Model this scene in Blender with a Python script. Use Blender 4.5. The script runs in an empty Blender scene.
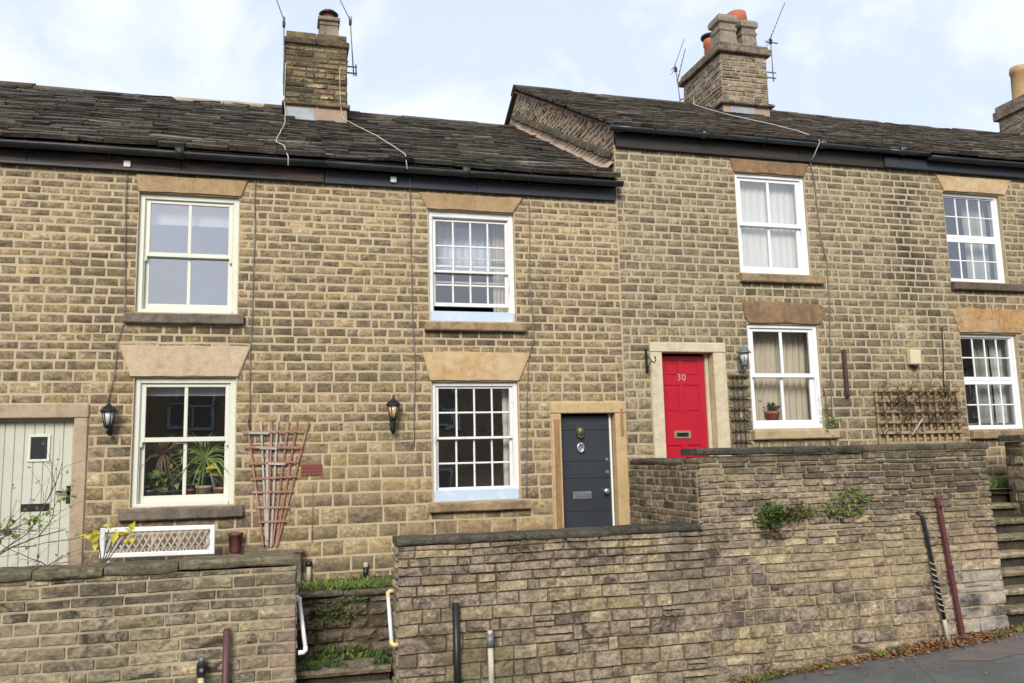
import bpy, math, random
from mathutils import Vector, noise as mnoise
R = random.Random(7)
ZO = 2.95                      # lifts the whole place so that the road under the camera lies near z = 0
S = bpy.context.scene
COL = S.collection
rad = math.radians
def V(*a): return Vector(a)
def N3(x, y=0.0, z=0.0): return mnoise.noise(Vector((x, y, z)))

# ------------------------------------------------------------------ materials
def nmat(name):
    m = bpy.data.materials.new(name); m.use_nodes = True
    nt = m.node_tree; b = nt.nodes['Principled BSDF']
    return m, nt, b
def nd(nt, t, **kw):
    n = nt.nodes.new(t)
    for k, v in kw.items():
        if k in n.inputs: n.inputs[k].default_value = v
        else: setattr(n, k, v)
    return n
def ramp(nt, src, stops, interp='LINEAR'):
    r = nt.nodes.new('ShaderNodeValToRGB'); r.color_ramp.interpolation = interp
    e = r.color_ramp.elements
    while len(e) < len(stops): e.new(0.5)
    for el, (p, c) in zip(e, stops):
        el.position = p; el.color = (*c, 1) if len(c) == 3 else c
    nt.links.new(src, r.inputs[0]); return r.outputs[0]
def gray(v): return (v, v, v)
def mix(nt, a, b, fac, mode='MIX'):
    m = nt.nodes.new('ShaderNodeMix'); m.data_type = 'RGBA'; m.blend_type = mode
    for s, k in ((a, 6), (b, 7)):
        if isinstance(s, tuple): m.inputs[k].default_value = (*s, 1)
        else: nt.links.new(s, m.inputs[k])
    if isinstance(fac, (int, float)): m.inputs[0].default_value = fac
    else: nt.links.new(fac, m.inputs[0])
    return m.outputs[2]
def pos(nt, scale=(1, 1, 1)):
    g = nt.nodes.new('ShaderNodeNewGeometry')
    mp = nt.nodes.new('ShaderNodeMapping'); mp.inputs['Scale'].default_value = scale
    nt.links.new(g.outputs['Position'], mp.inputs[0]); return mp.outputs[0]
def noi(nt, scale, detail=5, rough=.6, sc=(1, 1, 1), dist=0):
    n = nd(nt, 'ShaderNodeTexNoise', Scale=scale, Detail=detail, Roughness=rough, Distortion=dist)
    nt.links.new(pos(nt, sc), n.inputs['Vector']); return n.outputs[0]
def math_(nt, op, a, b=None, clamp=False):
    m = nt.nodes.new('ShaderNodeMath'); m.operation = op; m.use_clamp = clamp
    for i, s in enumerate((a, b)):
        if s is None: continue
        if isinstance(s, (int, float)): m.inputs[i].default_value = s
        else: nt.links.new(s, m.inputs[i])
    return m.outputs[0]
def attr(nt):
    a = nt.nodes.new('ShaderNodeAttribute'); a.attribute_name = 'st'
    s = nt.nodes.new('ShaderNodeSeparateColor'); nt.links.new(a.outputs['Color'], s.inputs[0])
    return s.outputs[0], s.outputs[1], s.outputs[2]
def bump(nt, b, h, strength=.4, dist=.01):
    n = nd(nt, 'ShaderNodeBump', Strength=strength, Distance=dist)
    nt.links.new(h, n.inputs['Height']); nt.links.new(n.outputs[0], b.inputs['Normal'])
def setc(nt, b, c):
    if isinstance(c, tuple): b.inputs['Base Color'].default_value = (*c, 1)
    else: nt.links.new(c, b.inputs['Base Color'])

def stone_mat(name, tones, tint, soot=.35, moss=0.0, bumps=.5, streak=None, grime=.5, pale=None, tint2=None, spots=()):
    """per-stone tone (attribute) + grain + soot and lichen blotches"""
    m, nt, b = nmat(name)
    t, h, d = attr(nt)
    c = ramp(nt, t, tones)
    c = mix(nt, c, tint, math_(nt, 'MULTIPLY', h, .55))
    if tint2: c = mix(nt, c, tint2, ramp(nt, d, [(.55, gray(0)), (.8, gray(.6))]))
    g = noi(nt, 26, 6, .7)
    c = mix(nt, c, ramp(nt, g, [(.34, gray(.45)), (.47, gray(.95)), (.64, gray(1.5))]), .85, 'MULTIPLY')
    g2 = noi(nt, 7, 5, .65, (1, 1, 1.9))
    c = mix(nt, c, ramp(nt, g2, [(.36, gray(.5)), (.5, gray(1.05)), (.66, gray(1.45))]), .8, 'MULTIPLY')
    so = ramp(nt, noi(nt, 4.2, 7, .78, (1, 1, 1.5), .6), [(.48, gray(0)), (.62, gray(1))])
    so = math_(nt, 'MULTIPLY', so, math_(nt, 'MULTIPLY', d, soot * 1.7), True)
    c = mix(nt, c, (.05, .04, .028), so)
    big = ramp(nt, noi(nt, .55, 4, .6), [(.42, gray(0)), (.7, gray(1))])
    c = mix(nt, c, (.07, .057, .038), math_(nt, 'MULTIPLY', big, grime * .5))
    ru = ramp(nt, noi(nt, 2.6, 6, .7, (2.4, 1, .22), .3), [(.52, gray(0)), (.68, gray(1))])
    c = mix(nt, c, (.075, .062, .042), math_(nt, 'MULTIPLY', ru, grime * .75))
    if streak:
        for (sx, w, z0, z1, k) in streak:
            sp = nt.nodes.new('ShaderNodeSeparateXYZ'); nt.links.new(pos(nt), sp.inputs[0])
            wob = math_(nt, 'MULTIPLY', math_(nt, 'SUBTRACT', noi(nt, 2.5, 4), .5), w * 2.4)
            dx = math_(nt, 'ABSOLUTE', math_(nt, 'ADD', math_(nt, 'SUBTRACT', sp.outputs[0], sx), wob))
            f = math_(nt, 'SUBTRACT', 1.0, math_(nt, 'DIVIDE', dx, w), True)
            zz = math_(nt, 'MULTIPLY', math_(nt, 'DIVIDE', math_(nt, 'SUBTRACT', sp.outputs[2], z0 + ZO), .5, True),
                       math_(nt, 'DIVIDE', math_(nt, 'SUBTRACT', z1 + ZO, sp.outputs[2]), .4, True))
            f = math_(nt, 'MULTIPLY', math_(nt, 'MULTIPLY', f, zz), k, True)
            c = mix(nt, c, (.045, .038, .028), f)
    for (sx, sz, rx, rz, col, k) in spots:      # stains and limewash patches with ragged edges
        sp = nt.nodes.new('ShaderNodeSeparateXYZ'); nt.links.new(pos(nt), sp.inputs[0])
        ex = math_(nt, 'POWER', math_(nt, 'DIVIDE', math_(nt, 'SUBTRACT', sp.outputs[0], sx), rx), 2.0)
        ez = math_(nt, 'POWER', math_(nt, 'DIVIDE', math_(nt, 'SUBTRACT', sp.outputs[2], sz + ZO), rz), 2.0)
        wb = math_(nt, 'MULTIPLY', math_(nt, 'SUBTRACT', noi(nt, 3.5, 7, .7), .5), 5.0)
        f = math_(nt, 'SUBTRACT', math_(nt, 'SUBTRACT', 1.0, math_(nt, 'ADD', ex, ez)), wb, True)
        c = mix(nt, c, col, math_(nt, 'MULTIPLY', f, k, True))
    if moss:
        mo = ramp(nt, noi(nt, 2.1, 6, .7), [(.52, gray(0)), (.68, gray(1))])
        c = mix(nt, c, (.15, .135, .052), math_(nt, 'MULTIPLY', mo, moss, True))
    if pale:
        pl = ramp(nt, noi(nt, 9, 6, .8, (1, 1, 1), .5), [(.60, gray(0)), (.70, gray(1))])
        c = mix(nt, c, pale, math_(nt, 'MULTIPLY', pl, .7))
    setc(nt, b, c); b.inputs['Roughness'].default_value = .93
    b.inputs['Specular IOR Level'].default_value = .25
    hh = mix(nt, g, g2, .4)
    bump(nt, b, hh, bumps, .02)
    return m
def mortar_mat(name, col, dark, k=.5):
    m, nt, b = nmat(name)
    c = mix(nt, col, dark, ramp(nt, noi(nt, 1.6, 6, .7), [(.45, gray(0)), (.75, gray(k))]))
    g = noi(nt, 60, 4, .7)
    c = mix(nt, c, ramp(nt, g, [(.3, gray(.75)), (.7, gray(1.2))]), .8, 'MULTIPLY')
    setc(nt, b, c); b.inputs['Roughness'].default_value = .95; b.inputs['Specular IOR Level'].default_value = .2
    bump(nt, b, g, .5, .008); return m
def flat_mat(name, col, col2=None, scale=3, lo=.45, hi=.7, rough=.6, sc=(1, 1, 1), bm=.0, spec=.4, metal=0, grain=.15):
    """painted / cut surface: base colour with a worn or weathered second colour and fine grain"""
    m, nt, b = nmat(name)
    c = col
    if col2: c = mix(nt, col, col2, ramp(nt, noi(nt, scale, 6, .7, sc, .3), [(lo, gray(0)), (hi, gray(1))]))
    g = noi(nt, 45, 4, .7, sc)
    c = mix(nt, c, ramp(nt, g, [(.3, gray(1 - grain)), (.7, gray(1 + grain))]), 1, 'MULTIPLY')
    if name.startswith(('Lintel', 'Sill', 'Surround', 'StonePot')):
        k = .4 if name.startswith(('Surround', 'LintelPink', 'LintelCream', 'LintelOchre', 'SillCream')) else .8
        c = mix(nt, c, ramp(nt, noi(nt, 9, 8, .75, (1, 1, 1.3), .4), [(.34, gray(.55)), (.5, gray(1)), (.64, gray(1.22))]), k, 'MULTIPLY')
        c = mix(nt, c, ramp(nt, noi(nt, 3.2, 6, .7, (2.2, 1, .3)), [(.5, gray(0)), (.68, gray(1))]) and mix(nt, gray(1), (.52, .47, .40), ramp(nt, noi(nt, 3.2, 6, .7, (2.2, 1, .3)), [(.5, gray(0)), (.68, gray(1))])), k * .8, 'MULTIPLY')
    setc(nt, b, c); b.inputs['Roughness'].default_value = rough; b.inputs['Specular IOR Level'].default_value = spec
    b.inputs['Metallic'].default_value = metal
    if bm: bump(nt, b, g, bm, .01)
    return m
def leaf_mat(name, ca, cb, rough=.6):
    m, nt, b = nmat(name)
    t, h, d = attr(nt)
    c = mix(nt, ca, cb, t)
    setc(nt, b, c); b.inputs['Roughness'].default_value = rough
    tr = nd(nt, 'ShaderNodeBsdfTranslucent'); 
    if not isinstance(c, tuple): nt.links.new(c, tr.inputs[0])
    ms = nd(nt, 'ShaderNodeMixShader'); ms.inputs[0].default_value = .3
    nt.links.new(b.outputs[0], ms.inputs[1]); nt.links.new(tr.outputs[0], ms.inputs[2])
    nt.links.new(ms.outputs[0], nt.nodes['Material Output'].inputs[0]); return m
def glass_mat(name, refl, tint=(1, 1, 1), wav=.02):
    m, nt, b = nmat(name); nt.nodes.remove(b)
    tr = nd(nt, 'ShaderNodeBsdfTransparent'); tr.inputs[0].default_value = (*tint, 1)
    gl = nd(nt, 'ShaderNodeBsdfGlossy', Roughness=.004)
    g = nt.nodes.new('ShaderNodeNewGeometry'); dt = nt.nodes.new('ShaderNodeVectorMath'); dt.operation = 'DOT_PRODUCT'
    nt.links.new(g.outputs['True Normal'], dt.inputs[0]); nt.links.new(g.outputs['Incoming'], dt.inputs[1])
    oc = math_(nt, 'SUBTRACT', 1.0, math_(nt, 'ABSOLUTE', dt.outputs['Value']), True)
    f = math_(nt, 'ADD', math_(nt, 'MULTIPLY', math_(nt, 'POWER', oc, 5.0), 1 - refl), refl, True)
    bp = nd(nt, 'ShaderNodeBump', Strength=wav, Distance=.05)
    if wav: nt.links.new(noi(nt, 2.2, 2, .5), bp.inputs['Height']); nt.links.new(bp.outputs[0], gl.inputs['Normal'])
    ms = nd(nt, 'ShaderNodeMixShader')
    nt.links.new(f, ms.inputs[0]); nt.links.new(tr.outputs[0], ms.inputs[1]); nt.links.new(gl.outputs[0], ms.inputs[2])
    nt.links.new(ms.outputs[0], nt.nodes['Material Output'].inputs[0]); return m

M = {}
fac_tones = [(0, (.145, .109, .065)), (.3, (.22, .165, .096)), (.65, (.31, .233, .134)), (1, (.45, .345, .20))]
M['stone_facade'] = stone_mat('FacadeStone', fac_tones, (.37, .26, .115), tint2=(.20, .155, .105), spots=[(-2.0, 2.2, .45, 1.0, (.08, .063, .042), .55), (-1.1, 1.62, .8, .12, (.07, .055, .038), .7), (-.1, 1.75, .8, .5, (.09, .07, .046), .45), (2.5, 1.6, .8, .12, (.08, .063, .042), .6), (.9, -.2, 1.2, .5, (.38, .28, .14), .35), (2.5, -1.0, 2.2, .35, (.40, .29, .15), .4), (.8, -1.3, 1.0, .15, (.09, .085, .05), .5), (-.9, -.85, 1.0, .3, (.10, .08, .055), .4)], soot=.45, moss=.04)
M['stone_facade_right'] = stone_mat('FacadeStoneRight', [(0, (.135, .11, .068)), (.3, (.195, .157, .098)), (.65, (.265, .213, .132)), (1, (.38, .305, .19))], (.33, .245, .125), soot=.42, moss=.10, grime=.55,
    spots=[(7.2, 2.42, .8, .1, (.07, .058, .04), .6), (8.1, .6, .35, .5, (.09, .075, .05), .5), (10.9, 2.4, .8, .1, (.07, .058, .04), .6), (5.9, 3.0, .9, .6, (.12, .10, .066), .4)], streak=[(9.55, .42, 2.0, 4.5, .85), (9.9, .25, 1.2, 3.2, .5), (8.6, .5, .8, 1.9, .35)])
M['mortar_cream'] = mortar_mat('PointingCream', (.50, .40, .25), (.30, .225, .13))
M['mortar_right'] = mortar_mat('PointingRight', (.455, .375, .245), (.26, .20, .12))
gw = [(0, (.115, .094, .072)), (.25, (.225, .181, .131)), (.6, (.335, .268, .185)), (1, (.51, .405, .255))]
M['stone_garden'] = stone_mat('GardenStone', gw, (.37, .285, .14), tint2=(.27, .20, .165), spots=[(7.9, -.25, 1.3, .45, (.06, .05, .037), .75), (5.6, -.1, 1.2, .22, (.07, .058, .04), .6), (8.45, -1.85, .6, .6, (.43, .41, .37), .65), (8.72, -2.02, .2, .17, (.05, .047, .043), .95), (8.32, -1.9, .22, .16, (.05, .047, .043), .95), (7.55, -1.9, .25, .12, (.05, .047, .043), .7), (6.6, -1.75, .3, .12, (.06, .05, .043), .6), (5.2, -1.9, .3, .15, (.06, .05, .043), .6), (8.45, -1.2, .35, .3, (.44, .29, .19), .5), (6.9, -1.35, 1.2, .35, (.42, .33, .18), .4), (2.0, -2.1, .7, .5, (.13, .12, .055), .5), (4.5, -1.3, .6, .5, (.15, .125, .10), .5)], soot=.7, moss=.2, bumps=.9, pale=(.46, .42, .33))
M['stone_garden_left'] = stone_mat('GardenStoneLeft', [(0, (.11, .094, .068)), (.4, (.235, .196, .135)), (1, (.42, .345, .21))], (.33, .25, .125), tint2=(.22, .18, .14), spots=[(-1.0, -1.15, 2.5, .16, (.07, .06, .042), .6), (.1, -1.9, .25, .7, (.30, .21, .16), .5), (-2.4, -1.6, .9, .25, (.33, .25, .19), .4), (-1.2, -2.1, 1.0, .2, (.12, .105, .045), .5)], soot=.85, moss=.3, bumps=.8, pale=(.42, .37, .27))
M['mortar_dark'] = mortar_mat('JointDark', (.13, .108, .066), (.03, .025, .016), 1.0)
M['mortar_sand'] = mortar_mat('PointingSand', (.40, .325, .205), (.12, .09, .05), .75)
M['mortar_pale'] = mortar_mat('PointingPale', (.43, .36, .24), (.12, .10, .06), .95)
M['stone_dark'] = stone_mat('SootyStone', [(0, (.06, .05, .038)), (.5, (.12, .098, .07)), (1, (.23, .185, .12))], (.12, .105, .05), soot=.6, moss=.3, bumps=.9)
M['stone_side'] = stone_mat('SideWallStone', [(0, (.075, .062, .045)), (.5, (.16, .13, .088)), (1, (.29, .235, .15))], (.16, .10, .065), soot=.9, moss=.15, bumps=.8, pale=(.40, .37, .30))
M['riser_dark'] = stone_mat('RiserStone', [(0, (.035, .029, .022)), (1, (.10, .08, .055))], (.05, .05, .025), soot=.8, moss=.35)  # mossy riser stone, its colour darkened to paint shade bands between the treads
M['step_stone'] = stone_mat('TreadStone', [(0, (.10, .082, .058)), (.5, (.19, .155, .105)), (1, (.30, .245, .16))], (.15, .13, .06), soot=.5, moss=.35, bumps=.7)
M['stone_gable'] = stone_mat('GableStone', [(0, (.13, .10, .075)), (.5, (.22, .17, .125)), (1, (.33, .25, .185))], (.30, .17, .11), soot=.4, bumps=.9)
M['mortar_pink'] = mortar_mat('PinkMortar', (.40, .29, .21), (.22, .15, .10))
M['verge_mortar'] = mortar_mat('VergeMortar', (.29, .175, .115), (.12, .085, .06), .9)
M['stone_chimney'] = stone_mat('ChimneyStone', [(0, (.06, .048, .03)), (.4, (.15, .118, .065)), (.75, (.25, .195, .105)), (1, (.37, .285, .155))], (.32, .19, .095), soot=.95, bumps=.7)
M['stone_chimney_grey'] = stone_mat('ChimneyStoneGrey', [(0, (.12, .10, .075)), (.4, (.23, .19, .14)), (1, (.36, .30, .22))], (.30, .20, .13), soot=.6, bumps=.7)
M['slate'] = stone_mat('StoneSlate', [(0, (.020, .019, .017)), (.4, (.046, .042, .036)), (.8, (.086, .079, .063)), (1, (.18, .163, .123))], (.10, .078, .045), soot=.5, moss=.16, bumps=.7, pale=(.16, .15, .115))
M['slate_right'] = stone_mat('StoneSlateRight', [(0, (.034, .030, .025)), (.45, (.062, .054, .043)), (.85, (.098, .085, .064)), (1, (.14, .12, .088))], (.10, .062, .04), soot=.5, moss=.12, bumps=.7, pale=(.15, .13, .10))
M['coping'] = stone_mat('CopingStone', [(0, (.048, .042, .033)), (.5, (.088, .077, .057)), (1, (.15, .128, .09))], (.085, .08, .042), soot=.6, moss=.22, bumps=.8, pale=(.20, .185, .14))
M['coping_left'] = stone_mat('CopingMossy', [(0, (.06, .055, .04)), (.5, (.115, .10, .07)), (1, (.20, .17, .115))], (.13, .125, .05), soot=.6, moss=.5, bumps=.8)
M['lintel_ochre'] = flat_mat('LintelOchre', (.40, .275, .14), (.30, .205, .105), 2.4, .4, .75, .85, bm=.2, grain=.2)
M['lintel_pink'] = flat_mat('LintelPink', (.52, .40, .265), (.44, .33, .21), 1.6, .4, .8, .85, bm=.15, grain=.1)
M['lintel_cream'] = flat_mat('LintelCream', (.54, .40, .23), (.48, .31, .14), 2.2, .45, .6, .85, sc=(1, 1, 1.6), bm=.15, grain=.1)
M['lintel_brown'] = flat_mat('LintelBrown', (.27, .165, .085), (.14, .095, .055), 2.2, .4, .8, .85, bm=.3, grain=.25)
M['lintel_orange'] = flat_mat('LintelOrange', (.43, .24, .09), (.40, .30, .165), 1.8, .45, .6, .85, bm=.25, grain=.2)
M['sill_grey'] = flat_mat('SillGrey', (.185, .155, .115), (.08, .066, .048), 2.8, .42, .7, .9, bm=.3, grain=.25)
M['sill_tan'] = flat_mat('SillTan', (.33, .235, .13), (.15, .11, .07), 2.5, .45, .75, .9, bm=.3, grain=.2)
M['sill_cream'] = flat_mat('SillCream', (.42, .33, .19), (.30, .22, .11), 2.5, .45, .75, .9, bm=.2, grain=.12)
M['sill_dark'] = flat_mat('SillDark', (.13, .095, .065), (.06, .048, .036), 2.5, .45, .75, .9, bm=.3, grain=.2)
M['surround_ochre'] = flat_mat('SurroundOchre', (.50, .36, .18), (.42, .28, .125), 1.5, .5, .8, .8, sc=(1, 1, .5), bm=.12, grain=.08)
M['surround_stain'] = flat_mat('SurroundStain', (.36, .21, .095), (.25, .14, .07), 3, .4, .7, .85, sc=(3, 3, .5), grain=.15)
M['surround_cream'] = flat_mat('SurroundCream', (.58, .50, .34), (.50, .42, .27), 1.5, .5, .8, .75, bm=.08, grain=.06)
M['surround_pink'] = flat_mat('SurroundPink', (.42, .325, .215), (.33, .24, .15), 1.8, .45, .75, .85, bm=.15, grain=.1)
M['sage'] = flat_mat('SagePaint', (.68, .68, .565), (.62, .62, .51), 4, .5, .75, .4, grain=.03)
M['sage_door'] = flat_mat('SageDoorPaint', (.54, .545, .44), (.49, .495, .395), 3, .5, .75, .45, grain=.04)
M['white'] = flat_mat('WhitePaint', (.80, .80, .775), (.70, .69, .64), 5, .55, .8, .4, grain=.03)
M['white_old'] = flat_mat('OldWhitePaint', (.77, .76, .72), (.55, .51, .43), 7, .56, .72, .5, grain=.06)
M['pvc'] = flat_mat('WhitePlastic', (.82, .82, .82), (.78, .78, .77), 2, .5, .8, .25, grain=.01, spec=.5)
M['blue_sill'] = flat_mat('PaleBluePaint', (.50, .60, .70), (.62, .68, .72), 5, .5, .7, .5, grain=.05)
M['navy_door'] = flat_mat('NavyDoorPaint', (.033, .038, .045), (.043, .049, .057), 2.5, .45, .8, .42, grain=.06)
M['red_door'] = flat_mat('RedDoorPaint', (.46, .012, .028), (.40, .010, .024), 2, .45, .8, .33, grain=.03, spec=.5)
M['black'] = flat_mat('BlackPaint', (.012, .013, .014), (.03, .031, .033), 6, .5, .8, .4, grain=.1)
M['black_gutter'] = flat_mat('BlackGutter', (.016, .018, .019), (.055, .056, .05), 2.5, .5, .72, .5, sc=(.5, 1, 2), grain=.2)
M['slate_gutter'] = flat_mat('GreyGutter', (.028, .034, .038), (.05, .055, .057), 2.5, .5, .8, .3, grain=.1, spec=.5)
M['fascia_blue'] = flat_mat('FasciaBlueBlack', (.030, .036, .045), (.085, .062, .045), 3.2, .56, .68, .6, sc=(.35, 1, 3), grain=.2)
M['fascia_rust'] = flat_mat('FasciaWorn', (.032, .032, .034), (.16, .085, .055), 2.6, .48, .62, .7, sc=(.3, 1, 3.5), grain=.25)
M['fascia_brown'] = flat_mat('FasciaBrown', (.03, .025, .02), (.06, .048, .036), 3, .5, .75, .7, sc=(.4, 1, 3), grain=.25)
M['lead'] = flat_mat('LeadFlashing', (.33, .36, .375), (.24, .26, .27), 4, .45, .7, .6, bm=.2, grain=.1)
M['terracotta'] = flat_mat('Terracotta', (.44, .125, .06), (.30, .10, .055), 6, .45, .7, .75, grain=.12)
M['buff_clay'] = flat_mat('BuffClay', (.43, .28, .135), (.28, .17, .08), 5, .45, .7, .8, grain=.12)
M['stone_pot'] = flat_mat('StonePot', (.26, .22, .165), (.15, .125, .09), 4, .45, .75, .9, bm=.3, grain=.15)
M['alu'] = flat_mat('WeatheredAluminium', (.22, .22, .22), (.12, .115, .11), 8, .45, .7, .5, metal=.3, grain=.15)
M['cable_dark'] = flat_mat('DarkCable', (.022, .020, .018), None, rough=.6)
M['cable_pale'] = flat_mat('PaleCable', (.50, .46, .40), (.35, .31, .26), 6, .45, .7, .6)
M['cable_grey'] = flat_mat('GreyCable', (.17, .15, .12), None, rough=.6)
M['silver'] = flat_mat('SilverMetal', (.55, .55, .53), (.35, .35, .33), 9, .5, .7, .3, metal=.8, grain=.08)
M['brass'] = flat_mat('BrassMetal', (.60, .48, .28), (.42, .32, .17), 9, .5, .7, .35, metal=.7, grain=.1)
M['old_brass'] = flat_mat('OldBrass', (.16, .14, .08), (.09, .08, .05), 9, .5, .7, .4, metal=.5, grain=.1)
M['maroon'] = flat_mat('MaroonPaint', (.125, .04, .042), (.085, .038, .036), 4, .45, .75, .5, sc=(1, 1, .3), grain=.12)
M['pot_maroon'] = flat_mat('MaroonPot', (.17, .058, .048), (.12, .045, .04), 5, .45, .7, .6, grain=.1)
M['pole_pale'] = flat_mat('PalePole', (.50, .45, .33), (.25, .23, .18), 6, .45, .7, .6, sc=(1, 1, .4), grain=.12)
M['pole_yellow'] = flat_mat('YellowedPlastic', (.58, .50, .24), (.40, .33, .15), 6, .45, .7, .5, grain=.1)
M['rail_white'] = flat_mat('RailWhite', (.78, .78, .76), (.62, .60, .54), 6, .55, .75, .4, grain=.05)
M['rail_cream'] = flat_mat('RailCream', (.70, .58, .24), (.60, .52, .28), 6, .5, .7, .45, grain=.05)
M['trellis_red'] = flat_mat('TrellisRedwood', (.31, .135, .10), (.42, .29, .23), 6, .46, .68, .75, sc=(1, 1, .4), grain=.18)
M['trellis_bare'] = flat_mat('TrellisBleached', (.46, .42, .36), (.30, .24, .19), 6, .46, .7, .8, sc=(1, 1, .4), grain=.15)
M['trellis_green'] = flat_mat('TrellisGreyGreen', (.075, .07, .048), (.12, .10, .07), 6, .46, .7, .8, grain=.2)
M['trellis_tan'] = flat_mat('TrellisTan', (.38, .275, .155), (.20, .125, .06), 3, .42, .7, .8, grain=.2)
M['rust_timber'] = flat_mat('RustyTimber', (.06, .042, .035), (.10, .055, .04), 5, .45, .7, .8, sc=(1, 1, .3), grain=.2)
M['box_cream'] = flat_mat('CreamPlastic', (.62, .55, .36), (.54, .47, .29), 4, .5, .8, .5, grain=.04)
M['lamp_glass'] = flat_mat('LampGlass', (.62, .64, .62), (.5, .52, .5), 5, .4, .7, .12, grain=.04, spec=.6)
M['lamp_amber'] = flat_mat('LampAmber', (.72, .50, .26), (.62, .42, .2), 5, .4, .7, .15, grain=.04, spec=.6)
M['zinc'] = flat_mat('ZincGrey', (.17, .19, .205), (.12, .13, .135), 7, .45, .7, .5, metal=.3, grain=.1)
M['brick_vent'] = flat_mat('RedAirBrick', (.30, .075, .045), (.22, .06, .035), 7, .45, .7, .85, grain=.15)
M['room'] = flat_mat('RoomPlaster', (.20, .20, .175), None, rough=.9)
M['room_light'] = flat_mat('RoomPale', (.40, .40, .41), None, rough=.9)
M['blind'] = flat_mat('BlindCloth', (.66, .68, .70), (.60, .62, .64), 2, .4, .8, .8, grain=.03)
M['curtain_cream'] = flat_mat('CurtainCream', (.56, .51, .38), (.46, .41, .30), 3, .4, .75, .9, sc=(3, 3, .3), grain=.08)
M['curtain_white'] = flat_mat('CurtainWhite', (.70, .70, .66), (.62, .62, .57), 3, .4, .75, .9, sc=(3, 3, .3), grain=.05)
M['curtain_green'] = flat_mat('CurtainGreen', (.42, .46, .38), (.35, .39, .31), 3, .4, .75, .9, sc=(3, 3, .3), grain=.05)
M['net_cream'] = flat_mat('NetCream', (.74, .73, .65), (.66, .64, .55), 3, .4, .75, .9, sc=(4, 4, .3), grain=.05)
M['net'] = flat_mat('NetCurtain', (.62, .66, .70), (.50, .55, .60), 3, .4, .75, .9, sc=(4, 4, .4), grain=.05)
M['soil'] = flat_mat('Soil', (.055, .042, .028), (.09, .075, .045), 4, .4, .7, .95, bm=.6, grain=.3)
M['leaf_green'] = leaf_mat('LeafGreen', (.055, .095, .018), (.13, .19, .035))
M['leaf_bright'] = leaf_mat('LeafBright', (.12, .19, .03), (.26, .33, .06))
M['leaf_indoor'] = leaf_mat('LeafIndoor', (.14, .22, .05), (.30, .40, .11))
M['leaf_dark'] = leaf_mat('LeafDark', (.03, .055, .016), (.075, .11, .035))
M['leaf_yellow'] = leaf_mat('LeafYellow', (.50, .46, .035), (.68, .60, .08))
M['leaf_brown'] = leaf_mat('LeafLitter', (.20, .095, .045), (.48, .26, .12))
M['leaf_dry'] = leaf_mat('LeafDry', (.10, .065, .03), (.21, .14, .06))
M['leaf_red'] = leaf_mat('LeafRedPink', (.17, .10, .05), (.30, .20, .10))
M['twig'] = flat_mat('TwigBark', (.10, .068, .048), (.16, .115, .085), 8, .45, .7, .9, grain=.2)
M['glass'] = glass_mat('WindowGlass', .16, wav=.006)
M['glass_sky'] = glass_mat('WindowGlassClean', .50, wav=0)
M['glass_mid'] = glass_mat('UpperWindowGlass', .28, wav=.01)
M['glass_old'] = glass_mat('OldWindowGlass', .24, wav=.03)
def asphalt():
    m, nt, b = nmat('Asphalt')
    g = noi(nt, 120, 3, .7); l = noi(nt, 1.3, 6, .7)
    c = ramp(nt, l, [(.3, (.072, .071, .066)), (.5, (.10, .098, .092)), (.75, (.145, .14, .13))])
    c = mix(nt, c, ramp(nt, g, [(.36, gray(.5)), (.5, gray(1)), (.62, gray(1.7))]), .9, 'MULTIPLY')
    vo = nd(nt, 'ShaderNodeTexVoronoi', Scale=.9); vo.feature = 'DISTANCE_TO_EDGE'; nt.links.new(pos(nt), vo.inputs['Vector'])
    c = mix(nt, c, (.03, .029, .027), math_(nt, 'MULTIPLY', ramp(nt, vo.outputs[0], [(.0, gray(1)), (.012, gray(0))]), .55))
    setc(nt, b, c); b.inputs['Roughness'].default_value = .9; bump(nt, b, g, .5, .006); return m
M['asphalt'] = asphalt()
M['asphalt_patch'] = flat_mat('AsphaltPatch', (.16, .13, .11), (.115, .10, .09), 3, .4, .7, .95, bm=.5, grain=.3)
M['ground'] = flat_mat('GroundEarth', (.06, .07, .03), (.09, .085, .05), .5, .4, .7, .95, grain=.2)
M['opp_stone'] = stone_mat('OppositeStone', [(0, (.25, .215, .16)), (.5, (.38, .32, .23)), (1, (.5, .43, .3))], (.40, .32, .2))
M['opp_window'] = flat_mat('OppositeFrame', (.55, .60, .66), None)

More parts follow.
